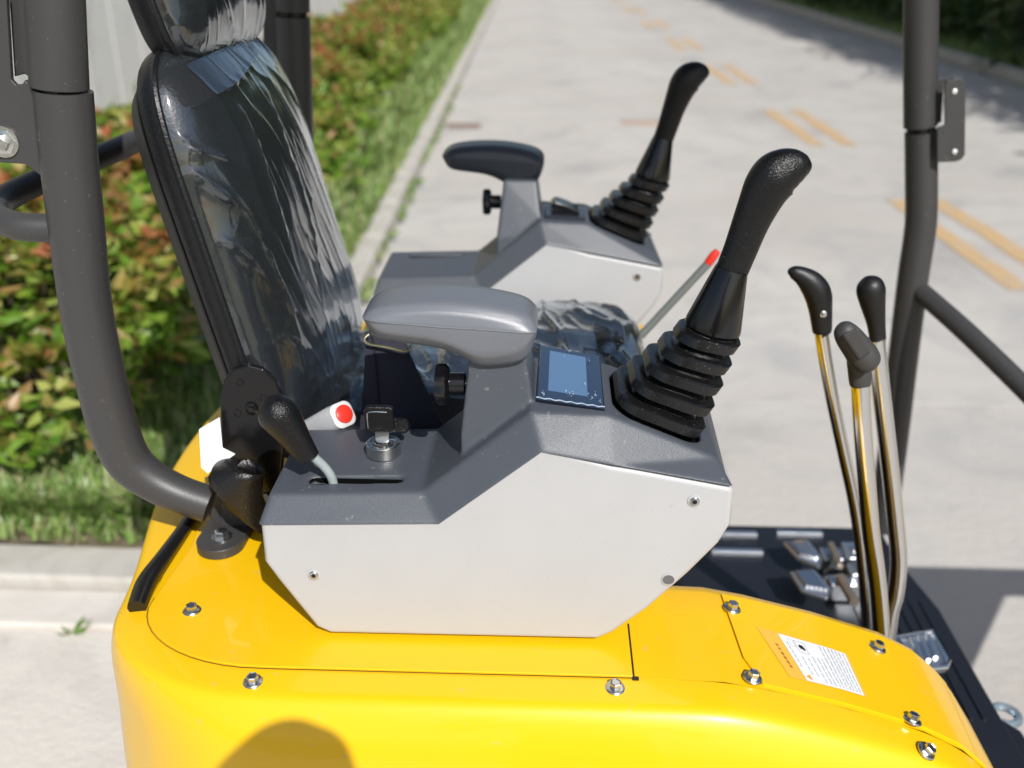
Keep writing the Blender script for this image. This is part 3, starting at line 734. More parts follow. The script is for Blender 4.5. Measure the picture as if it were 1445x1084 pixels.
# far rear post
FE = part_empty('canopy_post', at(420, 560, Y=1.80), EX, 'black tube post behind the headrest')
G().tube([at(412, 24, Y=1.8), at(418, 200, Y=1.8), at(424, 420, Y=1.8), at(430, 640, Y=1.8)], .031, n=28, sub=4).build('lower_tube', TUBE, FE)
G().tube([at(412, 15, Y=1.8), (at(412, 15, Y=1.8).x + .04, 1.78, 2.13)], .0305, n=28, sub=1).build('upper_tube', TUBE, FE)
G().tube([at(412, 26, Y=1.8), at(412, 12, Y=1.8)], .026, n=20, sub=1).build('joint_gap', BLKSTEEL, FE)
xzplate('joint_plate', [(372, -30), (392, -30), (393, 8), (404, 8), (404, 22), (393, 24), (392, 120), (372, 130)], 1.79, .007, TUBE, FE)
# front far post
QE = part_empty('canopy_post', at(1245, 745, Y=1.84), EX, 'dark grey front tube post at the right with a bracket plate')
rf = .0285
G().tube([at(x, y, Y=1.84) for x, y in ((1300, 186), (1300, 240), (1300, 300), (1297, 335), (1288, 395), (1275, 500), (1262, 612), (1245, 745))], rf, n=28, sub=5).build('lower_tube', TUBE, QE)
G().tube([at(1299, 178, Y=1.84), at(1299, 90, Y=1.84), at(1300, -20, Y=1.84), (.58, 1.80, 2.13)], rf + .0005, n=28, sub=1).build('upper_tube', TUBE, QE)
G().tube([at(1300, 190, Y=1.84), at(1299, 174, Y=1.84)], rf - .004, n=24, sub=1).build('joint_gap', BLKSTEEL, QE)
xzplate('bracket_plate', [(1333, 120), (1336, 114), (1356, 112), (1362, 118), (1361, 218), (1356, 225), (1348, 228), (1322, 229), (1322, 180), (1333, 176)], 1.80, .005, TUBE, QE, .0008)
xzplate('bracket_plate', [(1320, 112), (1346, 107), (1346, 112), (1330, 118), (1328, 172), (1320, 176)], 1.83, .005, TUBE, QE, .0008)
for (x, y) in ((1347, 129), (1347, 214)):  # pale discs painted for the brightness of two open bracket holes
    G().lathe([(.0045, 0), (.0045, .002), (.002, .003)], n=14, M=frame(at(x, y, Y=1.797), (0, -1, 0))).build('bright_hole_disc', mat('hole_bright', (.85, .85, .85), .3, metal=.6), QE)
# grab rail coming forward from the front post
G().tube([at(1290, 404, Y=1.84), at(1365, 470, Y=1.70), at(1470, 572, Y=1.545)], .0185, n=24, sub=4).build('grab_rail', TUBE, EX)

# ---- consoles: one built, the other mirrored across the machine
Y0, Y1 = .92, 1.12
CON = part_empty('side_console', (-.05, 1.02, 1.05), EX, 'nearer console with the display, ignition switch and grey armrest')
pan = [(-.3125, 1.112), (-.3135, 1.055), (-.300, 1.030), (-.262, .966), (-.246, .9572), (.0635, .9585), (.080, .968), (.118, 1.003), (.160, 1.052), (.190, 1.092), (.2015, 1.118), (.2005, 1.163), (.1, 1.182), (.071, 1.187), (-.004, 1.209), (-.114, 1.118)]
g = G(); g.prism(pan, Y0 + .0012, Y1 - .0012)
side = g.build('side_panel', WHITEP, CON, smooth=35, bevel=.007, seg=4)
def top(px, py): p = at(px, py, Y=.944); return (p.x, p.z)
bot = [(-.3145, 1.106), (-.1145, 1.1125), (-.0038, 1.2035), (.0710, 1.1895), (.2008, 1.1658)]
tp = [(-.305, 1.1325), (-.1345, 1.1385), (-.016, 1.2375), (.066, 1.2335), (.186, 1.1835)]
# near/far insets of the top edge at each station
ins = [.022, .024, .026, .030, .030]
rings = []
for (bx, bz), (tx, tz), i_ in zip(bot, tp, ins):
    rings.append([(bx, Y0 - .0018, bz), (tx, Y0 + i_, tz), (tx, Y1 - i_, tz), (bx, Y1 + .0018, bz)])
g = G(); g.loft([[(r[0][0] + (-.001 if i == 0 else .0004 if i == 4 else 0), r[0][1], r[0][2] - .013), r[0], r[1], r[2], r[3], (r[3][0] + (-.001 if i == 0 else .0004 if i == 4 else 0), r[3][1], r[3][2] - .013)] for i, r in enumerate(rings)])
# seam lip: thicken downwards a little so that the union is a solid of full depth
cap = g.build('console_cap', GREYP, CON, smooth=180)
# armrest post: solid joined to the cap
pz = 1.298
post_lo = [at(652, 640, Y=.975), at(800, 640, Y=.975)]
xl0 = at(653, 622, Y=1.0).x; xl1 = at(665, 518, Y=.985).x; xr1 = at(742, 512, Y=.985).x; xr0 = at(757, 520, Y=.98).x
g = G(); g.loft([[(xl0, .962, 1.12), (xr0 + .002, .962, 1.12), (xr0 + .002, 1.09, 1.12), (xl0, 1.09, 1.12)],
                 [(xl0 + .001, .966, 1.20), (xr0 , .966, 1.22), (xr0 , 1.085, 1.22), (xl0 + .001, 1.085, 1.20)],
                 [(xl1, .972, pz), (xr1, .972, pz - .001), (xr1, 1.045, pz - .001), (xl1, 1.045, pz)]])
pst = g.build('tmp_post', GREYP, None, smooth=180)
# raised shoulder behind the joystick hole is left by the tilt of the top; cutters
bxz = at(940, 556, Y=1.03); 
A_ = Vector((tp[3][0], 0, tp[3][1])); B_ = Vector((tp[4][0], 0, tp[4][1])); tdir = (B_ - A_).normalized(); tn = Vector((-tdir.z, 0, tdir.x))
Hc = A_.lerp(B_, .47); Hc.y = 1.022
HM = frame(Hc, tn, tdir)
g = G(); g.loft([[(x, y, z) for x, y in rrect(0, 0, .0535, .0595, .028, 6)] for z in (-.028, .03)], HM); c1 = g.build('tmp_cut', GREYP, None)
sl0 = at(433, 679, Z=1.137); sl1 = at(571, 670, Z=1.137)
g = G(); g.loft([[(x, y, z) for x, y in rrect((sl0.x + sl1.x) / 2, (sl0.y + sl1.y) / 2, (sl1.x - sl0.x) / 2, .0078, .0075, 5)] for z in (1.1215, 1.16)]); c2 = g.build('tmp_cut', GREYP, None)
lin = [rrect((sl0.x + sl1.x) / 2, (sl0.y + sl1.y) / 2, (sl1.x - sl0.x) / 2 + d_, .0078 + d_, .0075 + d_, 5) for d_ in (-.0007, -.0007)]
gl_ = G(); gl_.loft([[(x, y, 1.1235) for x, y in lin[0]], [(x, y, 1.1318) for x, y in lin[1]]], caps=False); gl_.build('slot_shade_walls', mat('hollow_shade_black', (.003, .003, .003), .7, spec=.1), CON, smooth=60)  # black walls paint in the darkness of the hollow slot
# floor of the slot, coloured black for the shade inside
G().plate(rrect((sl0.x + sl1.x) / 2, (sl0.y + sl1.y) / 2, (sl1.x - sl0.x) / 2 + .001, .0088, .008, 5), 1.121, 1.1245).build('slot_shade_floor', mat('hollow_shade_black', (.003, .003, .003), .7, spec=.1), CON, smooth=0)
g = G(); g.loft([[(x, y, z) for x, y in rrect(0, 0, .0530, .0590, .028, 6)] for z in (-.030, -.010)], HM); g.build('hole_shade_plate', mat('hollow_shade_black', (0, 0, 0)), CON, smooth=30)  # black plate for the dark hollow, covering the white panel inside
# display recess
dA, dB, dC, dD = at(756, 567, Z=1.2370), at(853, 581, Z=1.2325), at(846, 505, Z=1.2325), at(762, 489, Z=1.2370)
for ob, op in ((pst, 'UNION'), (c1, 'DIFFERENCE'), (c2, 'DIFFERENCE')):
    q = cap.modifiers.new('bo', 'BOOLEAN'); q.object = ob; q.operation = op; q.solver = 'EXACT'
q = cap.modifiers.new('rm', 'REMESH'); q.mode = 'VOXEL'; q.voxel_size = .0018; q.adaptivity = 0
q = cap.modifiers.new('sm', 'SMOOTH'); q.factor = .5; q.iterations = 28
bake(cap)
low = [(-.40, bot[0][1] - .0005)] + [(-.33, bot[0][1] - .0005)] + bot[1:4] + [(bot[4][0] + .03, bot[4][1] - .0055)] + [(.30, 1.02), (-.40, 1.02)]
g = G(); g.prism(low, Y0 - .05, Y1 + .05); c3 = g.build('tmp_cut', GREYP, None)
q = cap.modifiers.new('tr', 'BOOLEAN'); q.object = c3; q.operation = 'DIFFERENCE'; q.solver = 'EXACT'
bake(cap); bpy.data.objects.remove(c3)
cap.data.polygons.foreach_set('use_smooth', [True] * len(cap.data.polygons)); cap.data.set_sharp_from_angle(angle=R(50))
if not cap.data.materials: cap.data.materials.append(GREYP)
for ob in (pst, c1, c2): bpy.data.objects.remove(ob)
# thin dark line between cap and panel
# screws of the side panel
def screw(px, py, Yf, par, hole=False, sgn=-1):
    p = at(px, py, Y=Yf); M = frame(p, (0, sgn, 0))
    e = par
    if hole:
        G().lathe([(.0072, -.0005), (.0078, .0008), (.0066, .0010), (.0060, -.004)], n=24, M=M).build('screw_hole', WHITEP, e)
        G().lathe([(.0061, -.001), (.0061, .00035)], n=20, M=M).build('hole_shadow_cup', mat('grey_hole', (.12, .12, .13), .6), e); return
    G().lathe([(.0072, -.0005), (.0074, .0006), (.0064, .0010)], n=24, M=M).build('screw_washer', WHITEP, e)
    g = G(); g.lathe([(.0056, .0009), (.0054, .0018), (.0046, .0026), (.0026, .0028), (.0022, .0014), (.0004, .0014)], n=20, M=M)
    g.build('screw', ZINC, e, smooth=30)
    G().lathe([(.0023, .0015), (.0023, .0019)], n=6, M=M).build('hex_socket', BLKSTEEL, e)
screw(980, 707, Y0 + .0009, CON); screw(443, 811, Y0 + .0009, CON); screw(943, 818, Y0 + .0009, CON, hole=True)
# rear top recess notch, small details on rear deck handled by cap; ignition switch
Cb, Ct = at(1004, 466, Y=1.03), at(1031, 384, Y=1.03)
CZ = (Ct - Cb).normalized()
def boot_rings():
    tiers = 5; hx0, hy0 = .0515, .0570; hx1, hy1 = .0345, .0350
    prof = [(-.020, 0, .74)]
    for k in range(tiers):
        t = k / (tiers - 1); z0 = -.003 + k * .0212; d = .12
        prof += [(z0, t, .72), (z0 + .0025, t, .94), (z0 + .0036, t, 1.0), (z0 + .0135, t, 1.0), (z0 + .0150, t, .955), (z0 + .0156, t + d * .5, .76), (z0 + .0205, t + d * 1.6, .71)]
    prof += [(.1035, 1.0, .55)]
    R_ = []
    for z, t, s in prof:
        q = min(1, max(0, t)); a = lerp(hx0, hx1, q) * s; b = lerp(hy0, hy1, q) * s; r = min(a, b) * lerp(.52, .78, q)
        u = z / .1005; c = Hc + tn * .002 + (Cb - Hc) * max(u, -.25); zz = (tn * (1 - max(0, u)) + CZ * max(0, u)).normalized()
        M = frame(c, zz, (1, 0, 0)); R_.append([tuple(M @ Vector((x, y, 0))) for x, y in rrect(0, 0, a, b, r, 6)])
    return R_
JM = frame(Cb - CZ * .092, CZ, (1, 0, 0)); cl_ = (Ct - Cb).length
JOY = part_empty('joystick', Hc, EX, 'nearer black joystick, grip tilted forward above the grey console')
g = G(); g.loft(boot_rings()); g.build('rubber_boot', RUBBER, JOY, smooth=28)
g = G(); g.lathe([(.014, .0905), (.0280, .0915), (.0312, .096), (.0310, .101), (.0180, .094 + cl_), (.0170, .0965 + cl_), (.010, .097 + cl_)], n=48, M=JM); g.build('collar', BLACKG, JOY, smooth=35)
gsp = [(1030, 389, 21.5), (1032, 384, 23), (1045, 352, 24), (1058, 318, 26), (1071, 288, 29.5), (1083, 264, 33.5), (1095, 249, 35), (1107, 241, 32), (1121, 236.5, 27), (1133, 235, 19.5), (1141, 235, 11), (1145, 235, 4)]
def grip(spec, Y, k=1.0, flat=.92):
    pts = [at(x, y, Y=Y) for x, y, r in spec]; return pts, [r * scale_at(p) * k for (x, y, r), p in zip(spec, pts)]
P_, r_l = grip(gsp, 1.03)
G().tube(P_, r_l, n=36, sub=6, flat=.84).build('grip', BLACKP, JOY, smooth=180)
# armrest
AR = part_empty('armrest', at(640, 460, Y=.99), EX, 'nearer grey armrest with a ridged side')
zx = [52, 62, 95, 150, 250, 400, 600, 750, 870, 960, 1080, 1190, 1265, 1315, 1334]
t1 = [330, 322, 300, 280, 260, 247, 240, 248, 258, 270, 293, 318, 350, 392, 425]
t2 = [342, 345, 350, 345, 330, 318, 315, 328, 342, 356, 380, 405, 425, 438, 440]
t3 = [350, 355, 368, 382, 392, 402, 420, 430, 437, 442, 452, 460, 463, 456, 448]
t4 = [356, 362, 385, 450, 470, 485, 512, 572, 630, 640, 622, 604, 540, 475, 454]
t5 = [362, 385, 468, 512, 530, 548, 572, 628, 700, 712, 700, 688, 650, 520, 465]
wd_ = [.62, .80, .92, .98, 1, 1, 1, 1, 1, 1, 1, 1, .99, .93, .82]
YC = .991
rings = []
for i, X in enumerate(zx):
    px = 500 + X / 5.16; f_ = wd_[i]
    ring = []; spec = [(t1[i], .0300), (t2[i], .0385), (t3[i], .0420), (t4[i], .0400), (t5[i], .0290)]
    near = []
    for (py, hw) in spec:
        yy = YC - hw * f_; p = at(px, 380 + py / 5.16, Y=yy); near.append((p.x, hw * f_, p.z))
    xm = near[2][0]
    for (x, hw, z) in near: ring.append((xm, YC - hw, z))
    for (x, hw, z) in reversed(near): ring.append((xm, YC + hw, z))
    rings.append(ring)
g = G(); g.loft(rings); arm = g.build('arm_pad', ARM, AR, smooth=180, subsurf=2)
me = arm.data; bm = bmesh.new(); bm.from_mesh(me); cl = bm.edges.layers.float.new('crease_edge')
n_ = 10
for e_ in bm.edges:
    a, b = e_.verts[0].index, e_.verts[1].index
    if a % n_ == b % n_ and a % n_ in (0, 9): e_[cl] = .95
    elif a % n_ == b % n_ and a % n_ in (1, 8): e_[cl] = .95
    elif a % n_ == b % n_ and a % n_ in (2, 7): e_[cl] = .8
    elif a % n_ == b % n_ and a % n_ in (3, 6): e_[cl] = .95
    elif a % n_ == b % n_ and a % n_ in (4, 5): e_[cl] = .85
bm.to_mesh(me); bm.free()
# moulding seam along the armrest side
seam = []
for i in range(1, len(zx) - 1): x, y, z = rings[i][2]; seam.append((x, y - .0002, z))
G().tube(seam, .0007, n=6, sub=3).build('moulding_seam', ARM, AR)
xa = at(672, 514, Y=.97).x; xb = at(738, 508, Y=.97).x
G().box((xa, .978, 1.290), (xb - .006, 1.012, 1.312)).build('arm_bracket', BLKSTEEL, AR, smooth=0, bevel=.002)
# clamp knob of the armrest
kp = at(630, 541, Y=.995)
KM = frame(kp, (1, 0, 0), (0, 0, 1))
KN = part_empty('clamp_knob', kp, EX)
g = G(); g.lathe([(.012, -.0125), (.0200, -.0115), (.0222, -.008), (.0222, .000), (.0190, .003), (.0135, .004)], n=56, M=KM, lobes=7, depth=.075); g.build('knob_head', BLACKG, KN, smooth=35)
g = G(); g.lathe([(.0125, .003), (.0125, .020), (.0105, .0215)], n=28, M=KM); g.build('knob_hub', BLACKG, KN, smooth=35)
g = G(); g.lathe([(.0040, .020), (.0040, .045)], n=14, M=KM); g.build('threaded_stud', ZINC, KN)

# mirrored console for the far side -----------------------------------
YM = (Y0 + Y1 + 1.677 + 1.877) / 2 / 2
def mirror_tree(root, dx=0., label=None, swap=None, skip=()):
    bpy.context.view_layer.update()
    w_ = WO[root.name]; n = part_empty(root.name.split('.')[0], (w_.x + dx, 2 * YM - w_.y, w_.z), EX, label)
    for ch in list(root.children):
        if ch.name.split('.')[0] in skip: continue
        me = ch.data.copy(); me.transform(Matrix.Scale(-1, 4, Vector((0, 1, 0)))); me.flip_normals()
        c = ch.copy(); c.data = me; COL.objects.link(c); cw = WO[ch.name]
        if swap and me.materials and me.materials[0].name in swap: me.materials[0] = swap[me.materials[0].name]
        place(c, Vector((cw.x + dx, 2 * YM - cw.y, cw.z)), n)
    return n
CONF = mirror_tree(CON, label='farther console with the black rocker switch')
JOYF = mirror_tree(JOY, label='farther black joystick seen against the road')
ARF = mirror_tree(AR, label='farther armrest, coloured darker for the shade on it, seen against the road', swap={'grey_satin_armrest': ARMFAR})
KNF = mirror_tree(KN)
screw(900, 390, 1.6763, CONF)

# display on the near console (peeling film), rocker switch on the far one
nD = (dB - dA).cross(dD - dA).normalized()
if nD.z < 0: nD = -nD
DS = part_empty('display', (dA + dC) / 2, EX)
def dpt(u, v, lift): return tuple(dA.lerp(dB, u).lerp(dD.lerp(dC, u), v) + nD * lift)
def dslab(name, u0, u1, v0, v1, l0, l1, m, bevel=.0008):
    g = G(); q = [(u0, v0), (u1, v0), (u1, v1), (u0, v1)]; g.loft([[dpt(u, v, l0) for u, v in q], [dpt(u, v, l1) for u, v in q]])
    return g.build(name, m, DS, smooth=0, bevel=bevel)
dslab('display_rim', -.012, 1.012, -.012, 1.012, -.008, .0012, BLKSTEEL)
dslab('display_glass', .012, .988, .015, .985, 0, .0032, SCREENG)
dslab('lcd_window', .17, .76, .17, .90, .0032, .0035, LCD, 0)
rs = random.Random(4); g = G()
for (cu, cv, s, n) in ((.50, .93, .05, 9), (.47, .10, .09, 13), (.11, .06, .04, 7), (.84, .12, .07, 9), (.93, .07, .03, 6), (.80, .80, .03, 5), (.72, .35, .012, 5), (.42, .80, .012, 4)):
    for j in range(n):
        a = rs.uniform(0, 6.28); u = min(.97, max(.03, cu + rs.gauss(0, s * .5))); v = min(.97, max(.02, cv + abs(rs.gauss(0, s * .8))))
        l = rs.uniform(.01, .035); w2 = rs.uniform(.003, .010)
        q = [(u, v), (u + l * math.cos(a), v + l * math.sin(a)), (u + l * math.cos(a) - w2 * math.sin(a), v + l * math.sin(a) + w2 * math.cos(a)), (u - w2 * math.sin(a) * .4, v + w2)]
        g.add([dpt(min(.985, max(.015, x)), min(.98, max(.015, y)), .0042 + rs.uniform(0, .0015)) for x, y in q], [(0, 1, 2, 3)])
o = g.build('film_scraps', CLOUDY, DS, smooth=0)
G().tube([dpt(u, .012 + .008 * math.sin(u * 40), .0045) for u in [i / 24 for i in range(25)]], .0006, n=5, sub=1).build('film_edge', CLOUDY, DS)

RS = part_empty('rocker_switch', at(795, 280, Y=1.76), EX)
ra, rb = at(768, 292, Y=1.70), at(826, 300, Y=1.70)
MY = Matrix.Translation(((ra.x + rb.x) / 2 + .001, 1.757, 1.2375)) @ Matrix.Rotation(R(3), 4, 'Y')
g = G(); g.box((-.036, -.036, -.012), (.036, .036, .004), MY); g.build('switch_housing', mat('navy_black_plastic', (.02, .024, .035), .25), RS, smooth=0, bevel=.003)
g = G(); g.prism([(-.024, .003), (-.026, .020), (-.018, .025), (.002, .020), (.024, .010), (.026, .003)], -.022, .022, MY); g.build('rocker', BLACKG, RS, smooth=30, bevel=.002)

# ignition switch with key
ig = at(541, 640, Z=1.139); IG = part_empty('ignition_switch', ig, EX)
IM = Matrix.Translation((ig.x, ig.y + .004, 1.1385))
g = G(); g.lathe([(.0205, -.001), (.0205, .0128), (.0197, .0136), (.0165, .0138), (.0160, .0110), (.006, .0108)], n=40, M=IM); g.build('lock_ring', ZINC, IG, smooth=35)
g = G(); g.lathe([(.0125, .0105), (.0125, .0155), (.0105, .0168), (.002, .0168)], n=32, M=IM); g.build('lock_barrel', CHROME, IG, smooth=35)
KY = empty('ignition_key', (ig.x, ig.y + .004, 1.157), 'black headed key standing in the chrome ignition switch on the grey console', 'key')
kx, ky, kz = ig.x - .003, ig.y + .004, 1.152
G().box((kx - .006, ky - .0014, kz), (kx + .010, ky + .0014, kz + .016)).build('key_blade', ZINC, KY, smooth=0, bevel=.0005)
g = G(); g.prism([(x, z) for x, z in rrect(kx, kz + .031, .0172, .0165, .006, 5)], ky - .0042, ky + .0042); g.build('key_head', BLACKP, KY, smooth=30, bevel=.002)
G().tube([(kx - .013, ky - .0045, kz + .020), (kx - .013, ky - .0048, kz + .036), (kx - .010, ky - .0048, kz + .0415), (kx + .010, ky - .0048, kz + .0415)], .0007, n=6, sub=3).build('key_rim', ZINC, KY)
G().lathe([(.008, -.003), (.010, 0), (.008, .003)], n=18, M=frame((kx + .024, ky + .012, kz + .016), (0, -1, .2))).build('key_tab', BLACKP, KY)
# throttle lever
TL = part_empty('throttle_lever', at(468, 682, Z=1.135), EX, 'small bent lever with a black handle in the console slot')
tb = at(470, 682, Z=1.133); Yt = tb.y
G().tube([at(473, 692, Y=Yt + .002), at(467, 672, Y=Yt), at(456, 657, Y=Yt), at(443, 645, Y=Yt - .002), at(420, 620, Y=Yt - .004)], .0052, n=12, sub=5).build('lever_rod', RODG, TL)
hp = [(437, 646, 15.5), (431, 638, 17), (415, 615, 22), (400, 594, 27.5), (392, 583, 29), (386, 575, 26), (380, 567, 18), (376, 562, 6)]
P_, r_l = grip(hp, Yt - .006, 1.0)
G().tube(P_, r_l, n=28, sub=5, flat=.95).build('lever_handle', BLACKP, TL, smooth=180)

# ---- seat
def to_plane(px, py, M, hw, hh, edge, bulge, pw=3.2):
    o = Vector((0, 0, CAMH)); d = at(px, py, Y=1.0) - o; n = M.to_3x3() @ Vector((0, 0, 1)); Mi = M.inverted(); h = edge + bulge * .5
    for it in range(60):
        c = M @ Vector((0, 0, h)); q = Mi @ (o + d * ((c - o).dot(n) / d.dot(n)))
        r = min(1, max(abs(q.x) / hw, abs(q.y) / hh)); h += .15 * (edge + bulge * max(0, 1 - r ** pw) ** .6 - h)
    return (q.x, q.y)
def film(name, M, hw, hh, edge, bulge, m, n, taper, crown, pw, off, wr, seed, nx, ny, folds=(), down=.3):
    P = np.zeros((ny + 1, nx + 1, 3))
    for j in range(ny + 1):
        for i in range(nx + 1):
            u = 2 * i / nx - 1; v = 2 * j / ny - 1; q = max(abs(u), abs(v), 1e-6); a_, b_ = abs(u) / q, abs(v) / q
            k = max(1e-3, (a_ ** n + b_ ** n) ** (1 / n)); x, y = u / k, v / k
            W = hw * (1 - taper * y)
            px_, py_ = x * W * (1 + off / hw), y * (hh + off) + crown * (1 - x * x) * max(0, y)
            z = edge + bulge * max(0, 1 - q ** pw) ** .6 + off
            w1 = mn.noise(Vector((px_ * 12 + py_ * 4 + seed, py_ * 2.6 - px_ * 2, seed))); w2 = mn.noise(Vector((px_ * 30 + py_ * 9, py_ * 5 - px_ * 4, seed + 5)))
            w3 = mn.noise(Vector((px_ * 6 + 3, py_ * 5, seed + 9)))
            z += wr * (w3 * 1.3 + w1 * .9 + max(0, 1 - abs(w1) * 4) ** 3 * .9 + max(0, 1 - abs(w2) * 4) ** 3 * .5) * min(1, (1.02 - q) * 7 + .1)
            if q > .995: z -= edge * down
            P[j, i] = (px_, py_, z)
    for pts, amp, wd in folds:
        best = np.full(P.shape[:2], 9.)
        for (ax, ay), (bx, by) in zip(pts, pts[1:]):
            dx, dy = bx - ax, by - ay; l2 = dx * dx + dy * dy
            t = np.clip(((P[..., 0] - ax) * dx + (P[..., 1] - ay) * dy) / l2, 0, 1)
            best = np.minimum(best, np.hypot(P[..., 0] - ax - dx * t, P[..., 1] - ay - dy * t))
        best = np.abs(best + .0016 * np.sin(P[..., 0] * 190 + P[..., 1] * 60) * np.sin(P[..., 1] * 130))
        (x0, y0), (x1, y1) = pts[0], pts[-1]
        s_ = np.clip(((P[..., 0] - x0) * (x1 - x0) + (P[..., 1] - y0) * (y1 - y0)) / ((x1 - x0) ** 2 + (y1 - y0) ** 2), 0, 1)
        P[..., 2] += amp * .75 * (.10 + .90 * np.sin(3.14 * s_ ** .7)) * (.75 * np.exp(-best / (wd * .62)) + .25 * np.exp(-(best / (wd * 2.6)) ** 2))
    F = [(j * (nx + 1) + i, j * (nx + 1) + i + 1, (j + 1) * (nx + 1) + i + 1, (j + 1) * (nx + 1) + i) for j in range(ny) for i in range(nx)]
    g = G(); g.add([tuple(p) for p in P.reshape(-1, 3)], F, M)
    return g.build(name, m, None, smooth=180)
def pillow(name, M, hw, hh, edge, bulge, m, par, n=3.6, taper=0., curve=0., nu=56, nr=26, back=.02, off=0., wr=0., seed=0, pw=2.4, top_only=False, label=None, crown=0., folds=()):
    V = []; F = []
    for k in range(nr + 1):
        q = k / nr
        for i in range(nu):
            a = 2 * math.pi * i / nu; ca, sa = math.cos(a), math.sin(a)
            x = math.copysign(abs(ca) ** (2 / n), ca) * q; y = math.copysign(abs(sa) ** (2 / n), sa) * q
            Wd = hw * (1 - taper * y)
            hgt = edge + bulge * (1 - q ** pw) ** .6
            p = Vector((x * Wd * (1 + off / hw), y * (hh + off) + crown * (1 - x * x) * (1 if y > 0 else 0) * max(0, y), hgt + off - curve * y * y))
            if wr:
                s = seed
                w1 = mn.noise(Vector((p.x * 13 + p.y * 5 + s, p.y * 4.5 - p.x * 3, s)))
                w2 = mn.noise(Vector((p.x * 34 + p.y * 15, p.y * 10 - p.x * 7, s + 5)))
                w3 = mn.noise(Vector((p.x * 9 - p.y * 8 + 3, p.y * 16 + p.x * 12, s + 9)))
                w4 = mn.noise(Vector((p.x * 11 + p.y * 7 + 1, p.y * 3.2 - p.x * 2, s + 13)))
                p.z += wr * (max(0, 1 - abs(w1) * 3.4) ** 4 * 1.5 + max(0, 1 - abs(w4) * 4.5) ** 3 * 1.2 + max(0, 1 - abs(w2) * 3) ** 3 * .45 + w3 * .7 + w1 * .6) * min(1, (1.02 - q) * 6 + .15)
            V.append(p)
    for k in range(nr):
        for i in range(nu):
            a = k * nu + i; b = k * nu + (i + 1) % nu; F.append((a, b, b + nu, a + nu))
    if not top_only:
        o0 = len(V)
        for (sc, z) in ((1.0, edge * .5), (.985, 0), (.95, -back)):
            for i in range(nu):
                p = V[nr * nu + i].copy(); x, y = p.x * sc, p.y * sc; V.append(Vector((x, y, z - curve * (y / hh) ** 2)))
        F += [(nr * nu + i, nr * nu + (i + 1) % nu, o0 + (i + 1) % nu, o0 + i) for i in range(nu)]
        for r in range(2): F += [(o0 + r * nu + i, o0 + r * nu + (i + 1) % nu, o0 + (r + 1) * nu + (i + 1) % nu, o0 + (r + 1) * nu + i) for i in range(nu)]
        F.append(tuple(o0 + 2 * nu + i for i in range(nu)))
    else:
        o0 = len(V)
        for (sc, dz) in ((1.002, -.18), (1.0, -.32)):
            for i in range(nu):
                p = V[nr * nu + i].copy(); w_ = mn.noise(Vector((i * .35, dz * 3, seed))) * wr * .8
                V.append(Vector((p.x * (sc + w_ * 2), p.y * (sc + w_), p.z + (edge) * dz)))
        for r in range(2):
            a0 = nr * nu if r == 0 else o0; b0 = o0 + r * nu
            F += [(a0 + i, a0 + (i + 1) % nu, b0 + (i + 1) % nu, b0 + i) for i in range(nu)]
    g = G(); g.add(V, F, M); o = g.build(name, m, par, smooth=60 if not top_only else 180, label=label); 
    return o
SEAT = part_empty('seat', (-.30, 1.40, .98), EX, 'black seat with a tall cushioned backrest')
lo = at(362, 520, Y=1.17); hi = at(213, 112, Y=1.17)
lo = Vector((lo.x, 1.3985, lo.z)); hi = Vector((hi.x, 1.3985, hi.z))
V_ = (hi - lo).normalized(); lo2 = lo - V_ * .16; ctr = (lo2 + hi) / 2 + V_ * .01; hh = (hi - lo2).length / 2 + .005
N_ = Vector((0, 1, 0)).cross(V_).normalized()
if N_.x < 0: N_ = -N_
BM = Matrix.Identity(4)
U_ = Vector((0, 1, 0))
for i in range(3): BM[i][0] = U_[i]; BM[i][1] = V_[i]; BM[i][2] = N_[i]; BM[i][3] = (ctr - N_ * .034)[i]
bk = pillow('backrest', BM, .236, hh, .026, .071, VINYL, SEAT, n=6.5, taper=.05, crown=.022, pw=3.2, back=.004)
# piping round the cushion edge
pts = []
for i in range(73):
    a = 2 * math.pi * i / 72; ca, sa = math.cos(a), math.sin(a); n = 6.5
    x = math.copysign(abs(ca) ** (2 / n), ca); y = math.copysign(abs(sa) ** (2 / n), sa); pts.append(BM @ Vector((x * .237 * (1 - .05 * y), y * (hh + .001) + (.022 * (1 - x * x) * y if y > 0 else 0), .026)))
G().tube(pts, .0048, n=8, sub=1).build('piping', VINYL, SEAT)
# back shell plate
pillow('back_shell', BM @ Matrix.Translation((0, 0, -.010)), .226, hh - .01, .004, .004, mat('black_shell', (.016, .016, .017), .5, bump=.3, bscale=200), SEAT, n=6.5, taper=.05, back=.012, nr=4)
hc = hi + V_ * .142; HB = BM.copy()
for i in range(3): HB[i][3] = (Vector((hc.x, 1.4085, hc.z)) - N_ * .016)[i]
HBM = HB
pillow('headrest', HB, .187, .140, .028, .052, VINYL, SEAT, n=6, taper=-.03, pw=3.2, back=.004)
pts = []
for i in range(61):
    a = 2 * math.pi * i / 60; ca, sa = math.cos(a), math.sin(a); n = 6
    x = math.copysign(abs(ca) ** (2 / n), ca); y = math.copysign(abs(sa) ** (2 / n), sa); pts.append(HB @ Vector((x * .188 * (1 + .03 * y), y * .141, .028)))
G().tube(pts, .004, n=8, sub=1).build('piping', VINYL, SEAT)
g = G(); g.box((-.05, -.03, -.01), (.05, .05, .02), Matrix.Translation(hi - N_ * .01) @ BM.to_3x3().to_4x4()); g.build('headrest_mount', BLKSTEEL, SEAT, smooth=0, bevel=.006)
CM = Matrix.Translation((-.085, 1.3985, 1.035)) @ Matrix.Rotation(R(-5), 4, 'Y')
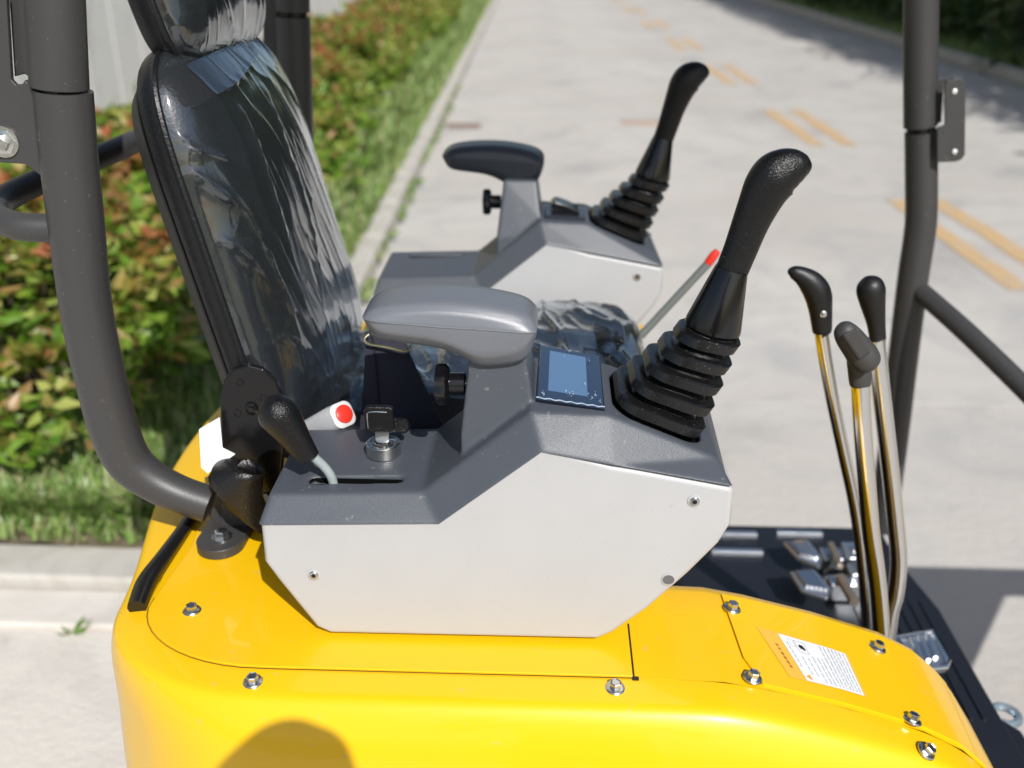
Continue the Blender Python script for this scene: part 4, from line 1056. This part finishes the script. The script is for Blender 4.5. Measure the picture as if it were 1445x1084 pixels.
pillow('seat_cushion', CM, .235, .225, .055, .040, VINYL, SEAT, n=4.5, back=.03)
g = G(); g.box((-.33, 1.18, .953), (.12, 1.62, 1.015)); g.build('seat_pan', mat('black_shell', (0, 0, 0)), SEAT, smooth=0, bevel=.006)
# recliner bracket
hgp = []
for (x, y) in ((312, 640), (312, 600), (311, 560), (316, 535), (330, 520), (350, 514), (372, 520), (390, 537), (400, 560), (405, 600), (400, 650), (396, 690), (350, 700)): p = at(x, y, Y=1.135); hgp.append((p.x, p.z))
g = G(); g.prism(hgp, 1.132, 1.142); HG = g.build('recliner_bracket', BLKSTEEL, SEAT, smooth=30, bevel=.003)
for (x, y) in ((338, 541), (371, 563), (335, 584)):
    p = at(x, y, Y=1.1315); G().lathe([(.0052, -.004), (.0052, .0006), (.0035, .0008), (.0030, -.003)], n=16, M=frame(p, (0, -1, 0))).build('bracket_hole', mat('dull_black', (.004, .004, .004), .5), HG)
p = at(354, 577, Y=1.131); G().lathe([(.0085, 0), (.0085, .002), (.006, .003), (.006, .001), (.0035, .001), (.0035, .003), (.002, .003)], n=20, M=frame(p, (0, -1, 0))).build('pivot_screw', BLKSTEEL, HG)
# hip belt webbing and wire loop
Yb = 1.165
wl = [(517, 480), (575, 496)]
BELT = part_empty('seat_belt', at(560, 560, Y=1.17), SEAT)
V = []; F = []
left = [(516, 484, 1.17), (513, 540, 1.155), (508, 600, 1.14), (505, 640, 1.13)]; right = [(578, 500, 1.17), (601, 550, 1.155), (625, 600, 1.14), (640, 640, 1.13)]
left = [(515, 470, 1.178)] + left; right = [(574, 486, 1.178)] + right
rows = []
for l_, r2 in zip(left, right):
    a = at(l_[0], l_[1], Y=l_[2]); b = at(r2[0], r2[1], Y=r2[2]); rows.append([tuple(a.lerp(b, t) + Vector((0, -.003 * math.sin(3.14 * t), 0))) for t in (0, .15, .35, .6, .85, 1)])
for r2 in rows: V += r2
V2 = [(x, y + .003, z) for x, y, z in V]; N = len(V); nn = 6
for i in range(len(rows) - 1):
    for j in range(nn - 1): a = i * nn + j; F += [(a, a + 1, a + nn + 1, a + nn), (N + a, N + a + nn, N + a + nn + 1, N + a + 1)]
    F += [(i * nn, i * nn + nn, N + i * nn + nn, N + i * nn), (i * nn + nn - 1, N + i * nn + nn - 1, N + i * nn + 2 * nn - 1, i * nn + 2 * nn - 1)]
V += V2; g = G(); g.add(V, F); g.build('belt_webbing', WEB, BELT, smooth=60)
G().tube([tuple(Vector(rows[i][1]).lerp(Vector(rows[i][2]), .1 + .6 * i / 4) + Vector((0, -.002, 0))) for i in range(5)], .0011, n=6, sub=2).build('belt_fold', mat('black_thread', (.004, .004, .006), .8), BELT)
G().tube([at(521, 472, Y=1.165), at(515, 478, Y=1.162), at(519, 485, Y=1.16), at(545, 490, Y=1.158), at(572, 496, Y=1.158), at(579, 492, Y=1.162), at(578, 487, Y=1.168)], .0018, n=8, sub=5).build('wire_loop', BRASSZ, BELT)
# buckle, white with red button
ba, bb = at(440, 606, Y=1.15), at(484, 585, Y=1.105)
BM2 = frame(ba, bb - ba, (0, 0, 1)); Lb = (bb - ba).length
BK = part_empty('belt_buckle', ba, SEAT, 'white seat belt buckle with a round red button')
g = G(); g.loft([[(x, y, z) for x, y in rrect(0, 0, hx, hy, .010, 5)] for z, hx, hy in ((-.03, .0125, .0125), (0, .0145, .0145), (Lb * .8, .0165, .0165), (Lb, .0160, .0160), (Lb + .002, .0135, .0135))], BM2); g.build('buckle_body', BUCKW, BK, smooth=40)
bn = (bb - ba).normalized()
g = G(); g.lathe([(.0118, 0), (.0118, .0022), (.0108, .0030)], n=28, M=frame(bb + bn * .002, bn, (0, 0, 1))); g.build('red_button', REDP, BK, smooth=40)
G().box((-.004, -.019, Lb * .2), (.004, -.0175, Lb * .75), BM2).build('buckle_slot', BLKSTEEL, BK, smooth=0)
# tan board beside the seat
p = at(470, 545, Y=1.33)
TB = part_empty('tan_board', p, SEAT); G().loft([[tuple(at(x, y, Y=yy)) for x, y in ((446, 580), (462, 585), (500, 500), (484, 492))] for yy in (1.52, 1.56)]).build('board', TAN, TB, smooth=0, bevel=.002)
# film over the backrest, headrest and cushion: things of their own, lifted away in one go
FO = [([(244, 212), (256, 236), (300, 272), (352, 312)], .012, .0038), ([(262, 208), (290, 216), (322, 228)], .010, .0035), ([(240, 178), (262, 196), (282, 236)], .008, .004),
      ([(300, 340), (332, 352), (372, 396)], .009, .0040), ([(392, 470), (412, 486), (424, 540)], .010, .004), ([(360, 120), (400, 215), (438, 330), (452, 430)], .006, .0045),
      ([(330, 150), (385, 290), (420, 400)], .005, .004), ([(410, 120), (455, 235), (490, 350)], .006, .0045), ([(300, 230), (345, 300), (400, 420), (430, 520)], .006, .004), ([(270, 150), (320, 120), (350, 80)], .005, .005)]
FO = [([to_plane(x, y, BM, .234, hh, .026, .071) for x, y in pts], a, w_) for pts, a, w_ in FO]
f1 = film('plastic_cover', BM, .234, hh, .026, .071, FILM, 6.5, .05, .022, 3.2, .0035, .0019, 2.3, 290, 440, FO)
tag(f1, 'clear wrinkled plastic film wrapped over the black seat backrest', 'plastic film')
FH = [([to_plane(x, y, HBM, .185, .138, .028, .052) for x, y in pts], a, w_) for pts, a, w_ in [([(205, 52), (240, 38), (262, 36)], .006, .004), ([(225, 20), (262, 58), (270, 88)], .005, .004), ([(300, -20), (318, 30), (322, 70)], .004, .004)]]
f2 = film('plastic_cover', HBM, .185, .138, .028, .052, FILM, 6, -.03, 0, 3.2, .0035, .0024, 7.9, 170, 130, FH)
tag(f2, 'clear wrinkled plastic film wrapped over the black headrest', 'plastic film')
f3 = pillow('plastic_cover', CM, .235, .225, .055, .040, FILM, None, n=4.5, off=.006, wr=.0045, seed=4.4, nu=220, nr=80, top_only=True)
tag(f3, 'clear wrinkled plastic film over the seat cushion between the consoles', 'plastic film')
# white paper tag
g = G(); pt = [at(x, y, Y=yy) for x, y, yy in ((281, 606, 1.11), (310, 589, 1.12), (314, 632, 1.115), (293, 668, 1.10), (284, 660, 1.10))]
pt2 = [at(x, y, Y=yy) for x, y, yy in ((314, 632, 1.115), (332, 641, 1.10), (312, 655, 1.095), (293, 668, 1.10))]
g.loft([[tuple(p) for p in pt], [tuple(p + Vector((0, .0006, 0))) for p in pt]]); g.loft([[tuple(p) for p in pt2], [tuple(p + Vector((0, .0006, .0))) for p in pt2]])
o = g.build('paper_tag', PAPER, None, smooth=0); tag(o, 'folded blank white paper tag tucked beside the seat above the bent post foot', 'paper tag')
# black vinyl flap beside the console
fr = []
for (cx_, cy_, rx_, ry_, rot_, Y_) in ((353, 660, 22, 10, .35, 1.085), (343, 663, 30, 15, .30, 1.083), (334, 672, 38, 22, .35, 1.080), (333, 686, 41, 25, .50, 1.078), (341, 701, 39, 25, .65, 1.08), (354, 718, 33, 21, .75, 1.085), (366, 736, 22, 14, .8, 1.09)):
    ring = []
    for i in range(24):
        a = 2 * math.pi * i / 24; x = rx_ * math.cos(a); y = ry_ * math.sin(a); w_ = 1 + .05 * math.sin(3 * a + cx_)
        ring.append(tuple(at(cx_ + (x * math.cos(rot_) - y * math.sin(rot_)) * w_, cy_ + (x * math.sin(rot_) + y * math.cos(rot_)) * w_, Y=Y_ + .022 * math.sin(a + 3.14))))
    fr.append(ring)
g = G(); g.loft(fr, caps=False); flp = g.build('vinyl_flap', mat('glossy_black_vinyl', (.007, .006, .006), .33, bump=.9, bscale=420, spec=.5), SEAT, smooth=180, label='curled black vinyl sleeve beside the console')
q = flp.modifiers.new('so', 'SOLIDIFY'); q.thickness = .002
# post foot continues behind the flap: dark steel upright
xzplate('upright', [(300, 690), (345, 668), (388, 700), (380, 760), (318, 752), (296, 720)], 1.15, .02, TUBE, EX)

# ---- travel and boom levers
def lever(pts, Y, r, gspec, gm, label, kind, Yg=None):
    base = at(*pts[-1], Y=Y); e = part_empty('control_lever', base, EX, label)
    G().tube([at(x, y, Y=Y) for x, y in pts], r, n=24, sub=6).build('rod', CHROME, e)
    P_, rl = grip(gspec, Y)
    G().tube(P_, rl, n=24, sub=5, flat=.9).build('grip', gm, e, smooth=180)
    return e
MATB = mat('matt_black_plastic', (.006, .006, .007), .45, bump=.3, bscale=500)
MATG = mat('charcoal_rubber_grip', (.045, .045, .045), .55, bump=.3, bscale=500)
l1 = lever([(1158, 462), (1165, 510), (1176, 570), (1191, 640), (1206, 710), (1216, 780), (1223, 860), (1228, 960)], 1.34, .0098,
      [(1160, 469, 11), (1160, 466, 13.5), (1158, 440, 16), (1154, 415, 19), (1144, 399, 17.5), (1131, 389, 13), (1119, 384, 9), (1112, 383, 3)], MATB, 'control lever with a hooked black grip, leftmost of the three', 0)
G().lathe([(.0052, 0), (.0048, .002), (.002, .003)], n=14, M=frame(at(1158, 438, Y=1.34) + Vector((0, -.0145, 0)), (0, -1, .1))).build('grip_screw', ZINC, l1)
l3 = lever([(1236, 478), (1242, 540), (1250, 610), (1258, 680), (1264, 740), (1268, 790), (1264, 835), (1255, 875), (1250, 960)], 1.30, .0128,
      [(1239, 484, 9), (1239, 481, 11), (1236, 455, 13), (1231, 425, 18), (1229, 410, 20), (1228, 399, 17), (1227, 392, 9), (1227, 390, 2)], MATB, 'control lever with a rounded black club grip, rightmost of the three', 0)
l2 = lever([(1214, 536), (1217, 600), (1223, 680), (1229, 750), (1236, 800), (1241, 850), (1244, 900), (1246, 980)], 1.20, .0122,
      [(1214, 545, 12), (1214, 541, 15), (1213, 525, 16), (1210, 505, 15), (1207, 495, 10)], MATG, 'control lever with a wide grey grip, front one of the three', 0)
P_, rl = grip([(1186, 459, 8), (1189, 463, 14), (1196, 473, 18.5), (1208, 489, 20.5), (1219, 504, 21.5), (1227, 514, 18), (1231, 519, 9)], 1.175)
G().tube(P_, rl, n=28, sub=5, flat=.9).build('grip_head', MATG, l2, smooth=180)
a_, b_, c_, d_ = [at(x, y, Y=1.172 - .019) for x, y in ((1188, 472), (1212, 461), (1231, 497), (1212, 508))]
cc = (a_ + b_ + c_ + d_) / 4
g = G(); g.loft([[tuple(p + Vector((0, .006, -.004))) for p in (a_, b_, c_, d_)], [tuple(p) for p in (a_, b_, c_, d_)], ]); g.build('grip_pad', MATG, l2, smooth=0, bevel=.004)
# safety lever with red tip behind the far console
SL = part_empty('safety_lever', at(900, 475, Y=1.50), EX, 'slanting steel lever with a red tip behind the near joystick')
G().tube([at(880, 500, Y=1.50), at(999, 372, Y=1.50)], .0065, n=12, sub=1).build('rod', mat('dull_steel_rod', (.22, .24, .23), .35, metal=.4), SL)
G().tube([at(999, 372, Y=1.50), at(1007, 361, Y=1.50), at(1013, 354, Y=1.50)], [.007, .0072, .005], n=12, sub=3).build('red_tip', REDP, SL)

# ---- front: swing bracket and boom beyond the right edge of the picture
BO = part_empty('boom', (1.2, 1.35, .45), EX)
g = G(); g.prism([(.82, .22), (.80, .45), (.90, .52), (1.05, .50), (1.12, .30), (1.0, .18)], 1.16, 1.26); g.build('swing_bracket', mat('grey_cast_iron', (.16, .16, .17), .55, bump=.5, bscale=120), BO, smooth=30, bevel=.01)
g = G(); g.prism([(1.0, .30), (1.03, .62), (1.36, 1.05), (1.48, 1.09), (2.7, 1.085), (2.7, 1.03), (1.73, 1.03), (1.337, .678), (1.10, .28)], 1.285, 1.375); g.build('boom_arm', YEL, BO, smooth=30, bevel=.012)
rp = at(1418, 1010, Z=.47)
g = G(); g.tube([rp + Vector((.022 * math.cos(a), .022 * math.sin(a), 0)) for a in [2 * math.pi * i / 16 for i in range(17)]], .0075, n=8, sub=1); g.build('lifting_ring', mat('blue_zinc', (.42, .50, .55), .35, metal=.7), BO)
# undercarriage
UC = part_empty('undercarriage', (.1, 1.4, 0), EX)
RUB2 = mat('track_rubber', (.03, .03, .03), .7, bump=.5, bscale=60, var=.3, vscale=8)
for yy in (.86, 1.70):
    prof = [(-.45, .02), (.62, .02), (.74, .10), (.76, .22), (.68, .34), (.60, .37), (-.42, .37), (-.54, .30), (-.58, .18), (-.54, .06)]
    g = G(); g.prism(prof, yy, yy + .20); g.build('track', RUB2, UC, smooth=0, bevel=.02)
    for i in range(17):
        G().box((-.46 + i * .066, yy - .004, 0), (-.43 + i * .066, yy + .204, .019)).build('track_lug', RUB2, UC, smooth=0)
g = G(); g.box((-.35, 1.0, .10), (.45, 1.75, .42)); g.build('chassis', mat('black_steel', (0, 0, 0)), UC, smooth=0, bevel=.01)
#==================================================================== PHOTOGRAPHER (behind the lens; only the shadow of the head shows)
PE = empty('person', (.06, -.34, 0), 'person in a dark jacket whose head casts the round shadow on the yellow bodywork', 'person')
JACK = mat('dark_jacket', (.03, .035, .05), .8, bump=.4, bscale=120); SKINM = mat('skin', (.52, .30, .20), .5); HAIRM = mat('black_hair', (.012, .010, .009), .5, bump=.6, bscale=300)
def skin(name, pts, edges, rad, m, par, root=0, sub=2):
    me = bpy.data.meshes.new(name); c = Vector(pts[root]); me.from_pydata([tuple(Vector(p) - c) for p in pts], edges, []); me.materials.append(m)
    o = bpy.data.objects.new(name, me); COL.objects.link(o); place(o, c, par)
    sk = o.modifiers.new('sk', 'SKIN'); sk.use_smooth_shade = True
    for i, v in enumerate(me.skin_vertices[0].data): v.radius = rad[i] if isinstance(rad[i], tuple) else (rad[i], rad[i]); v.use_root = (i == root)
    q = o.modifiers.new('ss', 'SUBSURF'); q.levels = sub; q.render_levels = sub; return o
px0 = .095
pts = [(px0, -.36, .95), (px0, -.35, 1.12), (px0, -.32, 1.28), (px0, -.28, 1.40), (px0, -.22, 1.50), (px0, -.175, 1.60)]
rad = [(.16, .11), (.145, .10), (.165, .11), (.14, .09), (.055, .055), (.05, .05)]
edges = [(i, i + 1) for i in range(5)]
for sg in (-1, 1):
    k = len(pts); pts += [(px0 + sg * .17, -.28, 1.41), (px0 + sg * .24, -.22, 1.27), (px0 + sg * .27, -.14, 1.18), (px0 * .5 + sg * .20, -.10, 1.32), (px0 * .3 + sg * .125, -.075, 1.485)]
    rad += [.065, .052, .046, .040, .030]; edges += [(3, k), (k, k + 1), (k + 1, k + 2), (k + 2, k + 3), (k + 3, k + 4)]
    k = len(pts); pts += [(px0 + sg * .09, -.36, .86), (px0 + sg * .11, -.34, .50), (px0 + sg * .12, -.38, .10), (px0 + sg * .13, -.37, .05), (px0 + sg * .14, -.20, .035)]
    rad += [.095, .062, .045, .045, .038]; edges += [(0, k), (k, k + 1), (k + 1, k + 2), (k + 2, k + 3), (k + 3, k + 4)]
skin('body', pts, edges, rad, JACK, PE)
hd = (px0 + .01, -.150, 1.715)
g = G(); g.lathe([(.004, -.125), (.040, -.118), (.062, -.085), (.074, -.03), (.078, .02), (.072, .065), (.050, .098), (.020, .110), (.003, .112)], n=28, M=Matrix.Translation(hd) @ Matrix.Diagonal((1, 1.22, 1, 1)))
hdo = g.build('head', SKINM, PE, smooth=180)
g = G(); g.lathe([(.080, -.06), (.084, .0), (.083, .04), (.074, .078), (.050, .108), (.018, .120), (.003, .121)], n=28, M=Matrix.Translation((hd[0], hd[1] - .016, hd[2])) @ Matrix.Diagonal((1, 1.16, 1, 1))); g.build('hair', HAIRM, PE, smooth=180)
g = G(); g.tube([(px0, hd[1] + .085, hd[2] + .02), (px0, hd[1] + .105, hd[2] - .015), (px0, hd[1] + .095, hd[2] - .028)], [.007, .012, .010], n=10)
g.build('nose', SKINM, PE)
for sg in (-1, 1):
    G().lathe([(.002, -.004), (.018, -.003), (.020, .004), (.010, .007)], n=16, M=frame((hd[0] + sg * .078, hd[1], hd[2] - .01), (sg, 0, 0), (0, 0, 1)) @ Matrix.Diagonal((1.5, 1, 1, 1))).build('ear', SKINM, PE, smooth=180)
    G().lathe([(.002, -.004), (.010, 0), (.007, .006), (.002, .008)], n=14, M=frame((hd[0] + sg * .031, hd[1] + .084, hd[2] + .005), (0, 1, 0))).build('eye', mat('eye_white', (.7, .7, .7), .2), PE, smooth=180)
G().tube([(hd[0] - .024, hd[1] + .078, hd[2] - .062), (hd[0], hd[1] + .086, hd[2] - .060), (hd[0] + .024, hd[1] + .078, hd[2] - .062)], .005, n=8).build('mouth', mat('lip', (.42, .14, .12), .5), PE)
for sg in (-1, 1):
    dz_ = -.10; w_ = Vector((px0 * .3 + sg * .118, -.072, 1.60 + dz_)); c_ = Vector((sg * .083, -.055, 1.665 + dz_))
    pts = [tuple(w_), tuple(w_.lerp(c_, .5)), tuple(c_)]; rad = [.024, (.030, .018), (.034, .016)]; edges = [(0, 1), (1, 2)]
    for k in range(4):
        b = len(pts); z = 1.690 + dz_ - k * .019; ln = (.030, .034, .032, .026)[k]
        pts += [(sg * .080, -.050, z), (sg * .086, -.026, z), (sg * (.086 - ln * .5), -.014, z - .002), (sg * (.086 - ln), -.018, z - .004)]; rad += [.010, .0095, .009, .0075]
        edges += [(2, b), (b, b + 1), (b + 1, b + 2), (b + 2, b + 3)]
    b = len(pts); pts += [(sg * .075, -.078, 1.652 + dz_), (sg * .058, -.088, 1.668 + dz_), (sg * .042, -.086, 1.676 + dz_)]; rad += [.012, .0105, .009]; edges += [(1, b), (b, b + 1), (b + 1, b + 2)]
    skin('hand', pts, edges, rad, SKINM, PE)
CA = empty('camera_body', (0, -.05, 1.59), 'black camera held up by the person behind the viewpoint', 'camera')
g = G(); g.box((-.066, -.082, 1.548), (.066, -.036, 1.622)); g.build('camera_case', BLACKP, CA, smooth=0, bevel=.006)
G().box((-.02, -.075, 1.6222), (.02, -.04, 1.636)).build('viewfinder', BLACKP, CA, smooth=0, bevel=.006)
print('meshes', len(bpy.data.meshes))
